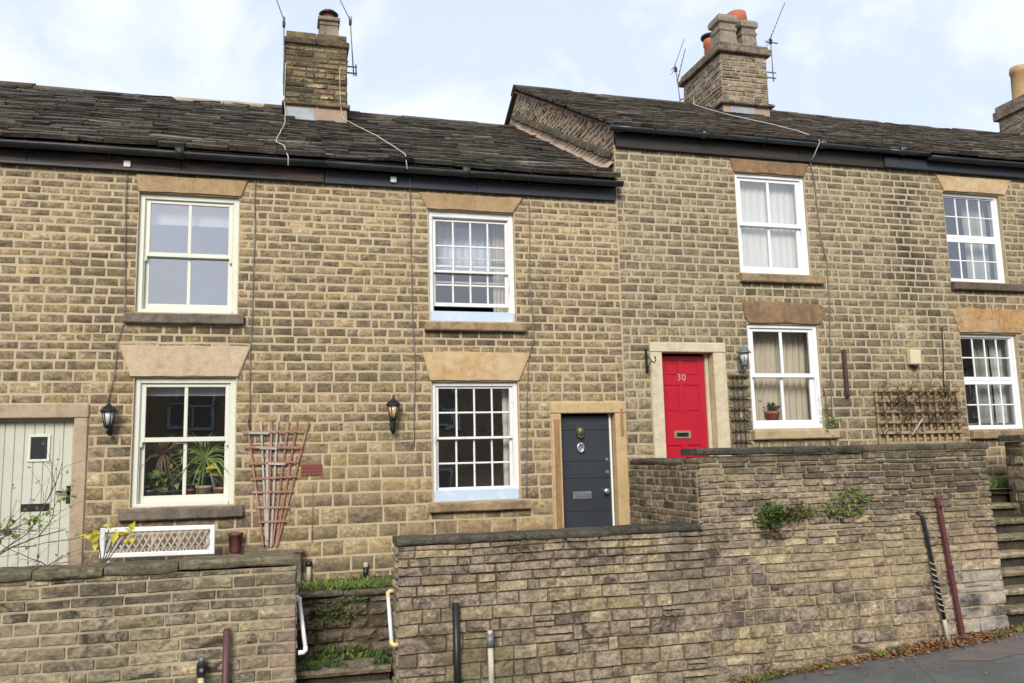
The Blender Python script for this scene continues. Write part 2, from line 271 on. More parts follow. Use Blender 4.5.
# ------------------------------------------------------------------ mesh builder (world coordinates, z relative to the camera height)
class MB:
    def __init__(s): s.v = []; s.f = []; s.c = []; s.m = []; s.sm = []; s.cc = (.5, .5, .5); s.mi = 0
    def vert(s, p): s.v.append((p[0], p[1], p[2])); s.c.append(s.cc); return len(s.v) - 1
    def face(s, ids, smooth=False): s.f.append(tuple(ids)); s.m.append(s.mi); s.sm.append(smooth)
    def poly(s, pts, smooth=False): s.face([s.vert(p) for p in pts], smooth)
    def box(s, x0, x1, y0, y1, z0, z1, b=.004, fn=None):
        """box with chamfered edges"""
        if x0 > x1: x0, x1 = x1, x0
        if y0 > y1: y0, y1 = y1, y0
        if z0 > z1: z0, z1 = z1, z0
        b = min(b, (x1 - x0) * .3, (y1 - y0) * .3, (z1 - z0) * .3)
        X, Y, Z = (x0, x1), (y0, y1), (z0, z1); idx = {}
        def P(i, j, k, a):
            p = [X[i], Y[j], Z[k]]
            for q, t in enumerate((i, j, k)):
                if q != a: p[q] += b if t == 0 else -b
            p = tuple(p)
            return s.vert(fn(*p) if fn else p)
        for i in (0, 1):
            for j in (0, 1):
                for k in (0, 1):
                    for a in (0, 1, 2): idx[i, j, k, a] = P(i, j, k, a)
        g = lambda i, j, k, a: idx[i, j, k, a]
        for t in (0, 1):
            q = [(t, 0, 0), (t, 1, 0), (t, 1, 1), (t, 0, 1)]; s.face([g(*e, 0) for e in (q if t else q[::-1])])
            q = [(0, t, 0), (0, t, 1), (1, t, 1), (1, t, 0)]; s.face([g(*e, 1) for e in (q if t else q[::-1])])
            q = [(0, 0, t), (1, 0, t), (1, 1, t), (0, 1, t)]; s.face([g(*e, 2) for e in (q if t else q[::-1])])
        for u in (0, 1):
            for w in (0, 1):
                s.face([g(0, u, w, 1), g(1, u, w, 1), g(1, u, w, 2), g(0, u, w, 2)][::1 if u == w else -1])
                s.face([g(u, 0, w, 0), g(u, 1, w, 0), g(u, 1, w, 2), g(u, 0, w, 2)][::-1 if u == w else 1])
                s.face([g(u, w, 0, 0), g(u, w, 1, 0), g(u, w, 1, 1), g(u, w, 0, 1)][::1 if u == w else -1])
        for i in (0, 1):
            for j in (0, 1):
                for k in (0, 1):
                    q = [g(i, j, k, a) for a in (0, 1, 2)]; s.face(q if (i + j + k) % 2 == 1 else q[::-1])
    def bar(s, a, b, w, d, up=(0, 0, 1), w2=None):
        """square-section bar from a to b"""
        a, b = Vector(a), Vector(b); t = (b - a).normalized(); up = Vector(up)
        if abs(t.dot(up)) > .95: up = Vector((0, 1, 0))
        n1 = t.cross(up).normalized(); n2 = n1.cross(t)
        q = []
        for p, ww in ((a, w), (b, w2 or w)):
            q.append([s.vert(p + n1 * sx * ww / 2 + n2 * sy * d / 2) for sx, sy in ((-1, -1), (1, -1), (1, 1), (-1, 1))])
        for i in range(4): s.face([q[0][i], q[0][(i + 1) % 4], q[1][(i + 1) % 4], q[1][i]])
        s.face(q[0][::-1]); s.face(q[1])
    def tube(s, pts, r, n=8, r2=None, cap=True):
        pts = [Vector(p) for p in pts]; rings = []
        prev = None
        for i, p in enumerate(pts):
            t = (pts[min(i + 1, len(pts) - 1)] - pts[max(i - 1, 0)]).normalized()
            ref = prev if prev is not None else (Vector((0, 0, 1)) if abs(t.z) < .9 else Vector((0, 1, 0)))
            n1 = t.cross(ref)
            if n1.length < 1e-4: n1 = t.orthogonal()
            n1.normalize(); n2 = n1.cross(t).normalized(); prev = n2
            rr = r if r2 is None else r + (r2 - r) * i / (len(pts) - 1)
            rings.append([s.vert(p + n1 * math.cos(2 * math.pi * k / n) * rr + n2 * math.sin(2 * math.pi * k / n) * rr) for k in range(n)])
        for a, b in zip(rings, rings[1:]):
            for k in range(n): s.face([a[k], a[(k + 1) % n], b[(k + 1) % n], b[k]], True)
        if cap: s.face(rings[0][::-1]); s.face(rings[-1])
    def lathe(s, prof, c, n=20, cap=True, square=False):
        """revolve (r, z) profile about a vertical axis through c; square=True gives a four-sided pot"""
        rings = []; nn = 4 if square else n
        for r, z in prof:
            off = math.pi / 4 if square else 0; k2 = math.sqrt(2) if square else 1
            rings.append([s.vert((c[0] + r * k2 * math.cos(off + 2 * math.pi * k / nn), c[1] + r * k2 * math.sin(off + 2 * math.pi * k / nn), c[2] + z)) for k in range(nn)])
        for a, b in zip(rings, rings[1:]):
            for k in range(nn): s.face([a[k], a[(k + 1) % nn], b[(k + 1) % nn], b[k]], not square)
        if cap: s.face(rings[0][::-1]); s.face(rings[-1])
    def prism(s, pts, d):
        """polygon extruded along vector d"""
        d = Vector(d); a = [s.vert(p) for p in pts]; b = [s.vert(Vector(p) + d) for p in pts]; n = len(a)
        s.face(a[::-1]); s.face(b)
        for i in range(n): s.face([a[i], a[(i + 1) % n], b[(i + 1) % n], b[i]])
    def slab(s, x0, x1, pts, nseg=1):
        """profile of (y, z) points extruded along x"""
        s.prism([(x0, y, z) for y, z in pts], (x1 - x0, 0, 0))
    def leaf(s, p, d, nrm, L, W, fold=.25):
        p, d = Vector(p), Vector(d).normalized(); nrm = Vector(nrm); side = d.cross(nrm)
        if side.length < 1e-3: side = d.orthogonal()
        side.normalize(); up = side.cross(d)
        s.cc = (R.random(), R.random(), R.random())
        a = s.vert(p); b = s.vert(p + d * L * .45 + side * W / 2 + up * W * fold); c = s.vert(p + d * L - up * L * .12)
        e = s.vert(p + d * L * .45 - side * W / 2 + up * W * fold); m = s.vert(p + d * L * .5)
        s.face([a, m, b]); s.face([b, m, c]); s.face([a, e, m]); s.face([e, c, m])
    def build(s, name, mats, parent=None, base=None):
        if not isinstance(mats, (list, tuple)): mats = [mats]
        me = bpy.data.meshes.new(name)
        o = Vector((0, 0, 0))
        root = parent
        while root is not None and root.parent is not None: root = root.parent
        if root is not None: o = root.location
        elif base is not None: o = Vector((base[0], base[1], base[2] + ZO))
        me.from_pydata([(x - o.x, y - o.y, z + ZO - o.z) for x, y, z in s.v], [], s.f)
        for m in mats: me.materials.append(M[m])
        me.polygons.foreach_set('material_index', s.m); me.polygons.foreach_set('use_smooth', s.sm)
        a = me.attributes.new('st', 'FLOAT_COLOR', 'POINT')
        fl = []
        for c in s.c: fl += [c[0], c[1], c[2], 1.0]
        a.data.foreach_set('color', fl)
        me.update()
        ob = bpy.data.objects.new(name, me); COL.objects.link(ob)
        if parent is not None: ob.parent = parent
        elif base is not None: ob.location = o
        return ob
def thing(name, label, cat, loc, group=None):
    o = bpy.data.objects.new(name, None); COL.objects.link(o)
    o.location = (loc[0], loc[1], loc[2] + ZO); o.empty_display_size = .1
    o['label'] = label; o['category'] = cat
    if group: o['group'] = group
    return o
def tag(o, label=None, cat=None, group=None, kind=None):
    if label: o['label'] = label
    if cat: o['category'] = cat
    if group: o['group'] = group
    if kind: o['kind'] = kind
    return o

# ------------------------------------------------------------------ stonework
def rnd_tone(bias=0, spread=1.0):
    return (min(1, max(0, R.gauss(.5 + bias, .24 * spread))), max(0, min(1, R.random() ** 2.2)), R.random())
def stone(mb, P, w, h, proud, rough, bev, nx, nz, skew=0):
    """one dressed stone: P(u, v, n) maps local to world; pillowed edges, uneven face"""
    bu, bv = min(bev, w * .3) / w, min(bev, h * .3) / h
    us = [0, bu] + [bu + (1 - 2 * bu) * i / nx for i in range(1, nx)] + [1 - bu, 1]
    vs = [0, bv] + [bv + (1 - 2 * bv) * i / nz for i in range(1, nz)] + [1 - bv, 1]
    j = [R.uniform(-skew, skew) for _ in range(8)]
    seed = R.random() * 100; tu, tv = R.uniform(-rough, rough), R.uniform(-rough, rough)
    ids = []
    for b, v in enumerate(vs):
        row = []
        for a, u in enumerate(us):
            du = (j[0] * (1 - u) * (1 - v) + j[1] * u * (1 - v) + j[2] * (1 - u) * v + j[3] * u * v)
            dv = (j[4] * (1 - u) * (1 - v) + j[5] * u * (1 - v) + j[6] * (1 - u) * v + j[7] * u * v)
            edge = a in (0, len(us) - 1) or b in (0, len(vs) - 1)
            if edge: n = -.006
            else:
                n = proud + rough * 1.3 * N3(u * w * 14 + seed, v * h * 14, seed) + tu * (u - .5) + tv * (v - .5)
                if a in (1, len(us) - 2) or b in (1, len(vs) - 2): n -= rough * .5 + bev * .12
            wb = rough * .7 * N3(seed + u * w * 9, seed, v * h * 9) if edge else 0
            row.append(mb.vert(P(u * w + du + wb, v * h + dv + wb * .6, max(n, .001) if not edge else n)))
        ids.append(row)
    for b in range(len(vs) - 1):
        for a in range(len(us) - 1):
            mb.face([ids[b][a], ids[b][a + 1], ids[b + 1][a + 1], ids[b + 1][a]], rough < .008)
def masonry(mb, O, U, Vv, N, u0, u1, v0, v1, course, wr, holes=(), joint=.016, proud=.012, rough=.005, bev=.012, skew=.004,
            wave=0, clip=None, tone=None, quoin=False, hj=.25, detail=.09, split=.06, perp=None):
    """coursed stone: course(v) gives course height, wr(v) the width range; holes are (u0, v0, u1, v1)"""
    O, U, Vv, N = Vector(O), Vector(U), Vector(Vv), Vector(N)
    f0 = u0 if callable(u0) else (lambda v: u0)
    f1 = u1 if callable(u1) else (lambda v: u1)
    v = v0; ci = 0; sd = R.random() * 50
    while v < v1 - .02:
        h = course(v) * R.uniform(1 - hj, 1 + hj)
        if v + h > v1 - .04: h = v1 - v
        top = v + h; ci += 1
        iv = [(f0(v + h / 2), f1(v + h / 2), v, top)]
        for (a0, b0, a1, b1) in holes:
            out = []
            for (s0, s1, c0, c1) in iv:
                if a1 <= s0 or a0 >= s1 or b1 <= c0 + .004 or b0 >= c1 - .004: out.append((s0, s1, c0, c1)); continue
                if a0 > s0 + .03: out.append((s0, a0, c0, c1))
                if a1 < s1 - .03: out.append((a1, s1, c0, c1))
                if b1 < c1 - .05: out.append((max(s0, a0), min(s1, a1), b1, c1))
                if b0 > c0 + .05: out.append((max(s0, a0), min(s1, a1), c0, b0))
            iv = out
        for (s0, s1, c0, c1) in iv:
            u = s0
            lo, hi = wr(v)
            first = True
            while u < s1 - .02:
                w = R.uniform(lo, hi) if R.random() > .13 else R.uniform(lo * .6, lo)
                if first: w *= R.uniform(.5, 1.2) if not (quoin and ci % 2) else 1.3
                first = False
                if u + w > s1 - lo * .5: w = s1 - u
                if clip is None or clip(u + w / 2, (c0 + c1) / 2):
                    parts = [(c0, c1)]
                    if split and (c1 - c0) > .11 and R.random() < split: mm = c0 + (c1 - c0) * R.uniform(.4, .6); parts = [(c0, mm), (mm, c1)]
                    for (d0, d1) in parts:
                        j = 0 if callable(joint) else joint * R.uniform(.7, 1.3)
                        jj = callable(joint) and joint(u, d0) * R.uniform(.6, 1.4)
                        if jj: j = jj
                        jp = j if perp is None else perp * R.uniform(.6, 1.4)
                        ww, hh = w - jp, (d1 - d0) - j
                        if ww > .03 and hh > .025:
                            tg_ = mb(u + w / 2, (d0 + d1) / 2) if callable(mb) else mb
                            tg_.cc = tone(u + w / 2, (d0 + d1) / 2) if tone else rnd_tone()
                            bu, bv = u + jp / 2, d0 + j / 2
                            def P(a, b, n):
                                uu, vv = bu + a, bv + b
                                if wave:
                                    vv += wave * (N3(uu * .9 + sd, vv * 1.2) + .5 * N3(uu * 3 + sd, vv * 2)) * min(1, max(0, (uu - f0(vv)) * 3), max(0, (f1(vv) - uu) * 3))
                                return O + U * uu + Vv * vv + N * n
                            nx = max(1, min(7, int(ww / detail))); nz = max(1, min(4, int(hh / detail + .4)))
                            stone(tg_, P, ww, hh, proud * R.uniform(.6, 1.4), rough, bev, nx, nz, skew)
                u += w
        v = top
def holed_sheet(mb, x0, x1, z0, z1, holes, y, depth=.14):
    """the wall's mortar face at y with rectangular holes and their reveals"""
    xs = sorted({x0, x1, *[h[0] for h in holes], *[h[2] for h in holes]}); zs = sorted({z0, z1, *[h[1] for h in holes], *[h[3] for h in holes]})
    xs = [x for x in xs if x0 <= x <= x1]; zs = [z for z in zs if z0 <= z <= z1]
    for a, b in zip(xs, xs[1:]):
        for c, d in zip(zs, zs[1:]):
            mx, mz = (a + b) / 2, (c + d) / 2
            if any(h[0] < mx < h[2] and h[1] < mz < h[3] for h in holes): continue
            mb.poly([(a, y, c), (b, y, c), (b, y, d), (a, y, d)])
    for (a, c, b, d) in holes:
        e = y + depth
        mb.poly([(a, y, c), (a, y, d), (a, e, d), (a, e, c)]); mb.poly([(b, y, c), (b, e, c), (b, e, d), (b, y, d)])
        mb.poly([(a, y, d), (b, y, d), (b, e, d), (a, e, d)]); mb.poly([(a, y, c), (a, e, c), (b, e, c), (b, y, c)])
def outer_shell(mb, x0, x1, z0, z1, yb):
    """party walls and back wall of a house body"""
    mb.poly([(x0, .3, z0), (x0, .3, z1), (x0, yb, z1), (x0, yb, z0)]); mb.poly([(x1, .3, z0), (x1, yb, z0), (x1, yb, z1), (x1, .3, z1)])
    mb.poly([(x0, yb, z0), (x0, yb, z1), (x1, yb, z1), (x1, yb, z0)])

# ------------------------------------------------------------------ house components
def reveal_color(): return (.6, .3, .3)
def sash_window(house, x0, x1, z0, z1, cols, rows_u, rows_l, paint, mid=.5, fw=.06, sw=.05, bar=.024, cill=.05, cill_mat=None,
                bot=.085, gap=0.0, drop=0.0, horns=False, glass='glass', yf=.045, label=None, pvc=False, room='room', rd=2.4, meet=.045, top_extra=0.0):
    f = MB(); d = .13
    if pvc: pass
    f.box(x0, x0 + fw, yf, yf + d, z0, z1); f.box(x1 - fw, x1, yf, yf + d, z0, z1)
    f.box(x0 + fw, x1 - fw, yf + .002, yf + d, z1 - fw - top_extra, z1 - .001)
    # staff bead round the box frame
    f.box(x0 + fw, x0 + fw + .012, yf + .02, yf + d, z0 + cill, z1 - fw - top_extra); f.box(x1 - fw - .012, x1 - fw, yf + .02, yf + d, z0 + cill, z1 - fw - top_extra)
    if not cill_mat: f.box(x0 + fw, x1 - fw, yf - .02, yf + d, z0, z0 + cill)
    win = f.build('window', paint, house)
    if label: win['label'] = label
    if cill_mat:
        c = MB(); c.box(x0 + .03, x1 - .02, yf - .03, yf + d, z0 + .001, z0 + cill); c.build('bottom_board', cill_mat, win)
    gx0, gx1 = x0 + fw + .012, x1 - fw - .012
    gz0, gz1 = z0 + cill, z1 - fw - top_extra
    zm = z1 - (z1 - z0) * mid
    panes = MB()
    def sash(za, zb, y, rows, bt, tp, gapside):
        s = MB()
        s.box(gx0, gx0 + sw, y, y + .04, za, zb); s.box(gx1 - sw, gx1, y, y + .04, za, zb)
        s.box(gx0 + sw, gx1 - sw, y + .001, y + .04, za, za + bt); s.box(gx0 + sw, gx1 - sw, y + .001, y + .04, zb - tp, zb)
        a, b, c, e = gx0 + sw, gx1 - sw, za + bt, zb - tp
        for i in range(1, cols):
            x = a + (b - a) * i / cols; s.box(x - bar / 2, x + bar / 2, y + .006, y + .034, c, e, .006)
        for i in range(1, rows):
            z = c + (e - c) * i / rows; s.box(a, b, y + .0075, y + .0325, z - bar / 2, z + bar / 2, .006)
        t = R.uniform(-.003, .003)
        for i in range(cols):                       # each pane seated a little out of true
            for k in range(rows):
                xa, xb = a + (b - a) * i / cols, a + (b - a) * (i + 1) / cols; zc, zd = c + (e - c) * k / rows, c + (e - c) * (k + 1) / rows
                q = [R.uniform(-.0012, .0012) for _ in range(4)]
                panes.poly([(xa, y + .02 + q[0], zc), (xb, y + .02 + q[1], zc), (xb, y + .02 + q[2], zd), (xa, y + .02 + q[3], zd)])
        if horns:
            for xx, sg in ((gx0 - .012, 1), (gx1 - sw + .012, 1)):
                s.box(xx, xx + sw * .8, y - .004, y + .036, za - .065, za + .01, .016)
        return s
    su = sash(zm - meet / 2, gz1 - drop, yf + .03, rows_u, meet, sw * (.9 if drop == 0 else .6), 0)
    su.build('upper_sash', paint, win)
    sl = sash(gz0 + gap, (zm - meet / 2 - .002) if pvc else (zm + meet / 2 - .002 + gap), yf + (.0305 if pvc else .076), rows_l, bot, meet, 0)
    sl.build('lower_sash', paint, win)
    panes.build('pane', glass, win)
    r = MB(); ya = .15; yb = ya + rd; X0, X1, Z0, Z1 = x0 - .5, x1 + .5, z0 - .75, z1 + .25
    holed_sheet(r, X0, X1, Z0, Z1, [(x0, z0, x1, z1)], ya, .001)
    r.poly([(X0, yb, Z0), (X1, yb, Z0), (X1, yb, Z1), (X0, yb, Z1)]); r.poly([(X0, ya, Z0), (X0, yb, Z0), (X0, yb, Z1), (X0, ya, Z1)])
    r.poly([(X1, ya, Z0), (X1, yb, Z0), (X1, yb, Z1), (X1, ya, Z1)]); r.poly([(X0, ya, Z1), (X1, ya, Z1), (X1, yb, Z1), (X0, yb, Z1)])
    r.poly([(X0, ya, Z0), (X1, ya, Z0), (X1, yb, Z0), (X0, yb, Z0)])
    # inner window board
    r.box(x0, x1, .20, .40, z0 + .07, z0 + .105)
    r.build('room', room, win)
    return win
def lintel(win, pts, mat, y=-.028, name='lintel'):
    m = MB(); out = []
    n = len(pts)
    for i in range(n):                              # slightly uneven arrises
        (xa, za), (xb, zb) = pts[i], pts[(i + 1) % n]
        L = math.hypot(xb - xa, zb - za); k = max(1, int(L / .16))
        for q in range(k):
            t = q / k; j = .006 if q else .002
            out.append((xa + (xb - xa) * t + R.uniform(-j, j), za + (zb - za) * t + R.uniform(-j, j)))
    cx = sum(p[0] for p in out) / len(out); cz = sum(p[1] for p in out) / len(out)
    bev = .014
    inn = [(p[0] + (cx - p[0]) / max(.2, math.hypot(cx - p[0], cz - p[1])) * bev, p[1] + (cz - p[1]) / max(.2, math.hypot(cx - p[0], cz - p[1])) * bev) for p in out]
    a = [m.vert((x, .10, z)) for x, z in out]; b = [m.vert((x, y + .012, z)) for x, z in out]; c = [m.vert((x, y, z)) for x, z in inn]
    N = len(out)
    for i in range(N):
        j = (i + 1) % N
        m.face([a[i], b[i], b[j], a[j]]); m.face([b[i], c[i], c[j], b[j]])
    m.face(c[::-1]); m.face(a)
    return m.build(name, mat, win)
def sill(win, x0, x1, z0, z1, mat, out=.085):
    m = MB()
    n = 7
    def fn(x, y, z): return (x, y + .008 * N3(x * 4, z * 7, 3), z + .006 * N3(x * 5, y * 5, 1) - (.012 if y < -.02 and z > (z0 + z1) / 2 else 0))
    for i in range(n):
        a, b = x0 + (x1 - x0) * i / n, x0 + (x1 - x0) * (i + 1) / n
        m.box(a, b, -out, .06, z0, z1, .012 if i in (0, n - 1) else .0, fn) if False else None
    prof = [(.06, z0), (-out + .012, z0), (-out, z0 + .014), (-out, z1 - .03), (-out + .014, z1 - .016), (.06, z1)]
    xs = [x0 + (x1 - x0) * i / 14 for i in range(15)]
    rows = [[m.vert((x + (.008 if 0 else 0), y + .007 * N3(x * 5, z * 9, 3.3), z + .006 * N3(x * 6, y * 20, 1.7))) for y, z in prof] for x in xs]
    k = len(prof)
    for a, b in zip(rows, rows[1:]):
        for i in range(k): m.face([a[i], a[(i + 1) % k], b[(i + 1) % k], b[i]])
    m.face(rows[0][::-1]); m.face(rows[-1])
    return m.build('sill', mat, win)
def slates(mb, x0, x1, y_e, z_e, slope, y_r, mats_n=1, step=(.29, .15), wr=(.22, .62), und=.035, seed=0, extra=None):
    A = math.atan(slope); D = Vector((0, math.cos(A), math.sin(A))); N = Vector((0, -math.sin(A), math.cos(A)))
    L = (y_r - y_e) / math.cos(A); s = -.02
    O = Vector((0, y_e, z_e))
    def W(x, s_, n): 
        u = und * (N3(x * .45 + seed, s_ * .4, seed) + .4 * N3(x * 1.7, s_ * 1.5, seed + 3)) * min(1, s_ / .6 + .35)
        return O + Vector((x, 0, 0)) + D * s_ + N * (n + u)
    # boarding under the slates
    for i in range(12):
        xa, xb = x0 + (x1 - x0) * i / 12, x0 + (x1 - x0) * (i + 1) / 12
        for k in range(6):
            sa, sb = L * k / 6, L * (k + 1) / 6
            mb.cc = (.1, .2, .5); mb.poly([W(xa, sa, -.02), W(xb, sa, -.02), W(xb, sb, -.02), W(xa, sb, -.02)])
    while s < L - .05:
        st = step[0] + (step[1] - step[0]) * (max(0, s) / L); x = x0 - R.uniform(0, .3) 
        ln = st * 1.75
        cb = R.uniform(-.12, .12)
        while x < x1 - .01:
            w = R.uniform(*wr)
            xa, xb = max(x, x0), min(x + w - R.uniform(.004, .016), x1)
            if x + w > x1 - .12: xb = x1; w = x1 - x + .02
            x += w
            if xb - xa < .06: continue
            t = R.uniform(.022, .05); lift = R.uniform(.012, .055); ds = R.uniform(-.025, .025); tw = R.uniform(-.014, .014); rot = R.uniform(-.012, .012)
            mb.cc = (min(1, max(0, R.gauss(.45 + cb, .30))), R.random() ** 3, R.random())
            n = max(2, int((xb - xa) / .12)); lo_t, lo_b = [], []
            for i in range(n + 1):
                xx = xa + (xb - xa) * i / n; j = R.uniform(-.012, .012); f = i / n - .5
                lo_t.append(mb.vert(W(xx, s + ds + j + rot * f * 2, lift + t + tw * f - .006))); lo_b.append(mb.vert(W(xx, s + ds + j + .008, lift * .3 + tw * f)))
            e = min(s + ln, L)
            mid = []
            for i in range(n + 1):
                xx = xa + (xb - xa) * i / n; f = i / n - .5
                mid.append(mb.vert(W(xx, s + ds + .05, lift * .9 + t + tw * f + R.uniform(-.004, .004))))
            ua, ub = mb.vert(W(xa, e, .008)), mb.vert(W(xb, e, .008))
            for i in range(n):
                mb.face([lo_b[i], lo_b[i + 1], lo_t[i + 1], lo_t[i]]); mb.face([lo_t[i], lo_t[i + 1], mid[i + 1], mid[i]])
            mb.face(mid + [ub, ua]); mb.face([lo_b[0], lo_t[0], mid[0], ua]); mb.face([lo_b[-1], ub, mid[-1], lo_t[-1]])
        s += st
    return W, L
def ridge(mb, x0, x1, W, L, slope, pale_at=None):
    A = math.atan(slope); x = x0
    while x < x1 - .05:
        w = R.uniform(.55, .95); xb = min(x + w - .012, x1)
        if x1 - (x + w) < .3: xb = x1; w = x1 - x
        mb.cc = (min(1, max(0, R.gauss(.62, .2))), R.random() ** 2, R.random() * .6)
        mb.mi = 0
        if pale_at and pale_at[0] - .3 < (x + xb) / 2 < pale_at[1] + .2: mb.mi = 1
        p = W((x + xb) / 2, L, 0); dz = R.uniform(-.012, .012); hw = .21
        pr = []
        for (y, z) in ((-hw, -hw * slope + .035), (-hw * 1.0, -hw * slope + .075), (-.06, .075 - .02), (0, .085), (.06, .075 - .02), (hw, -hw * slope + .075), (hw, -hw * slope + .035), (0, .03)):
            pr.append((x, p.y + y, p.z + z + dz + .012))
        mb.prism(pr, (xb - x, 0, R.uniform(-.01, .01)))
        x += w
    mb.mi = 0
def gutter(mb, x0, x1, y, z, r, joints=()):
    n = 8; rows = []
    k = max(2, int((x1 - x0) / .5))
    for i in range(k + 1):
        x = x0 + (x1 - x0) * i / k; dz = .008 * N3(x * .7, 5)
        ro = [mb.vert((x, y + r * math.cos(math.pi + math.pi * q / n), z + dz + r * math.sin(math.pi + math.pi * q / n))) for q in range(n + 1)]
        ri = [mb.vert((x, y + (r - .008) * math.cos(2 * math.pi - math.pi * q / n), z + dz + (r - .008) * math.sin(2 * math.pi - math.pi * q / n))) for q in range(n + 1)]
        rows.append(ro + ri)
    m = len(rows[0])
    for a, b in zip(rows, rows[1:]):
        for q in range(m): mb.face([a[q], a[(q + 1) % m], b[(q + 1) % m], b[q]], q not in (n, m - 1))
    mb.face(rows[0][::-1]); mb.face(rows[-1])
    for xe in (x0, x1): mb.prism([(xe - .004, y + r * math.cos(math.pi + math.pi * q / n), z + r * math.sin(math.pi + math.pi * q / n)) for q in range(n + 1)], (.008, 0, 0))
    for xj in joints:
        mb.tube([(xj - .05, y, z - .001), (xj + .05, y, z - .001)], r + .012, 14)
def chimney(house, x0, x1, y0, y1, z0, z1, cap, band, mat, pots, base_mat='mortar_pink', course=.095, joint_mat='mortar_dark', bands=.06, capo=.05, wr=(.18, .42)):
    m = MB(); e = .004
    m.mi = 1; m.box(x0 + e, x1 - e, y0 + e, y1 - e, z0, z1, .001); m.mi = 0
    tn = lambda u, v: (min(1, max(0, R.gauss(.5, .26))), R.random() ** 2.2, R.random())
    kw = dict(course=lambda v: course, wr=lambda v: wr, joint=.013, proud=.016, rough=.008, bev=.014, skew=.006, tone=tn, quoin=True, detail=.09)
    masonry(m, (x0, y0, 0), (1, 0, 0), (0, 0, 1), (0, -1, 0), 0, x1 - x0, band + .05, z1, **kw)
    masonry(m, (x0, y1, 0), (0, -1, 0), (0, 0, 1), (-1, 0, 0), 0, y1 - y0, band + .05, z1, **kw)
    masonry(m, (x1, y0, 0), (0, 1, 0), (0, 0, 1), (1, 0, 0), 0, y1 - y0, band + .05, z1, **kw)
    masonry(m, (x1, y1, 0), (-1, 0, 0), (0, 0, 1), (0, 1, 0), 0, x1 - x0, band + .05, z1, **kw)
    # rendered foot, drip band and cap stones
    m.mi = 2; m.box(x0 - .004, x1 + .006, y0 - .006, y1 + .006, z0, band, .01); m.mi = 0
    def ring(za, zb, o, n):
        for i in range(n):
            a, b = x0 - o + (x1 - x0 + 2 * o) * i / n, x0 - o + (x1 - x0 + 2 * o) * (i + 1) / n
            m.cc = (R.uniform(.15, .5), R.random() * .4, R.random())
            m.box(a + .004, b - .004, y0 - o - R.uniform(0, .012), y1 + o, za, zb + R.uniform(-.01, .006), .016)
    ring(band - .012, band + .055, bands, 2)
    (c0, c1) = cap
    ring(z1 - .01, z1 + c0, capo, 2)
    if c1: ring(z1 + c0 + .002, z1 + c1, capo - .045, 2)
    ch = m.build('chimney', [mat, joint_mat, base_mat], house)
    for p in pots: p(ch)
    return ch
# ------------------------------------------------------------------ generic small builders
def leaves(mb, c, n, spread, size, up=.5, flat=.6):
    for _ in range(n):
        d = Vector((R.gauss(0, 1), R.gauss(0, 1), R.gauss(0, .8) + up)).normalized()
        p = Vector(c) + Vector((R.gauss(0, spread[0]), R.gauss(0, spread[1]), R.gauss(0, spread[2])))
        L = size * R.uniform(.6, 1.4)
        mb.leaf(p, d, (R.gauss(0, .4), -.5 + R.gauss(0, .4), 1), L, L * flat)
def curtain(label, x0, x1, z0, z1, y, mat, waves=6, amp=.03, group=None, gather=0):
    m = MB(); n = waves * 8; rows = 7; ids = []
    for k in range(rows + 1):
        t = k / rows; row = []
        for i in range(n + 1):
            u = i / n; xx = x0 + (x1 - x0) * u + gather * (u - .5) * math.sin(t * math.pi) 
            a = amp * (.7 + .5 * N3(u * 5, t * 2, x0))
            row.append(m.vert((xx + .01 * N3(u * 8, t * 3), y + a * math.sin(u * waves * 2 * math.pi + .6 * N3(u * 3, t)) , z1 + (z0 - z1) * t)))
        ids.append(row)
    for a, b in zip(ids, ids[1:]):
        for i in range(n): m.face([a[i], b[i], b[i + 1], a[i + 1]], True)
    o = m.build('curtain', mat, None, ((x0 + x1) / 2, y, z0)); return tag(o, label, 'curtain', group)
def cable(label, pts, mat, r=.008, name='cable', group=None, wob=.006):
    out = []
    for a, b in zip(pts, pts[1:]):
        a, b = Vector(a), Vector(b); k = max(1, int((b - a).length / .25))
        for i in range(k): 
            p = a.lerp(b, i / k); out.append(p + Vector((R.uniform(-wob, wob), 0, R.uniform(-wob, wob) * .3)) if (i or out) else p)
    out.append(Vector(pts[-1])); m = MB(); m.tube(out, r, 6)
    return tag(m.build(name, mat, None, pts[-1]), label, 'cable', group)
def text_mesh(name, body, size, x, y, z, mat, parent, depth=.004, spacing=1.0):
    cu = bpy.data.curves.new('lettering', 'FONT'); cu.body = body; cu.size = size; cu.extrude = depth; cu.space_character = spacing
    cu.align_x = 'CENTER'; cu.offset = -.002
    tmp = bpy.data.objects.new('lettering', cu); COL.objects.link(tmp)
    me = bpy.data.meshes.new_from_object(tmp.evaluated_get(bpy.context.evaluated_depsgraph_get()))
    bpy.data.objects.remove(tmp); bpy.data.curves.remove(cu)
    root = parent
    while root.parent: root = root.parent
    o = root.location
    for v in me.vertices:
        a, b, c = v.co; v.co = (x + a - o.x, y - c - o.y, z + b + ZO - o.z)
    me.materials.clear(); me.materials.append(M[mat]); me.name = name
    ob = bpy.data.objects.new(name, me); COL.objects.link(ob); ob.parent = parent; return ob

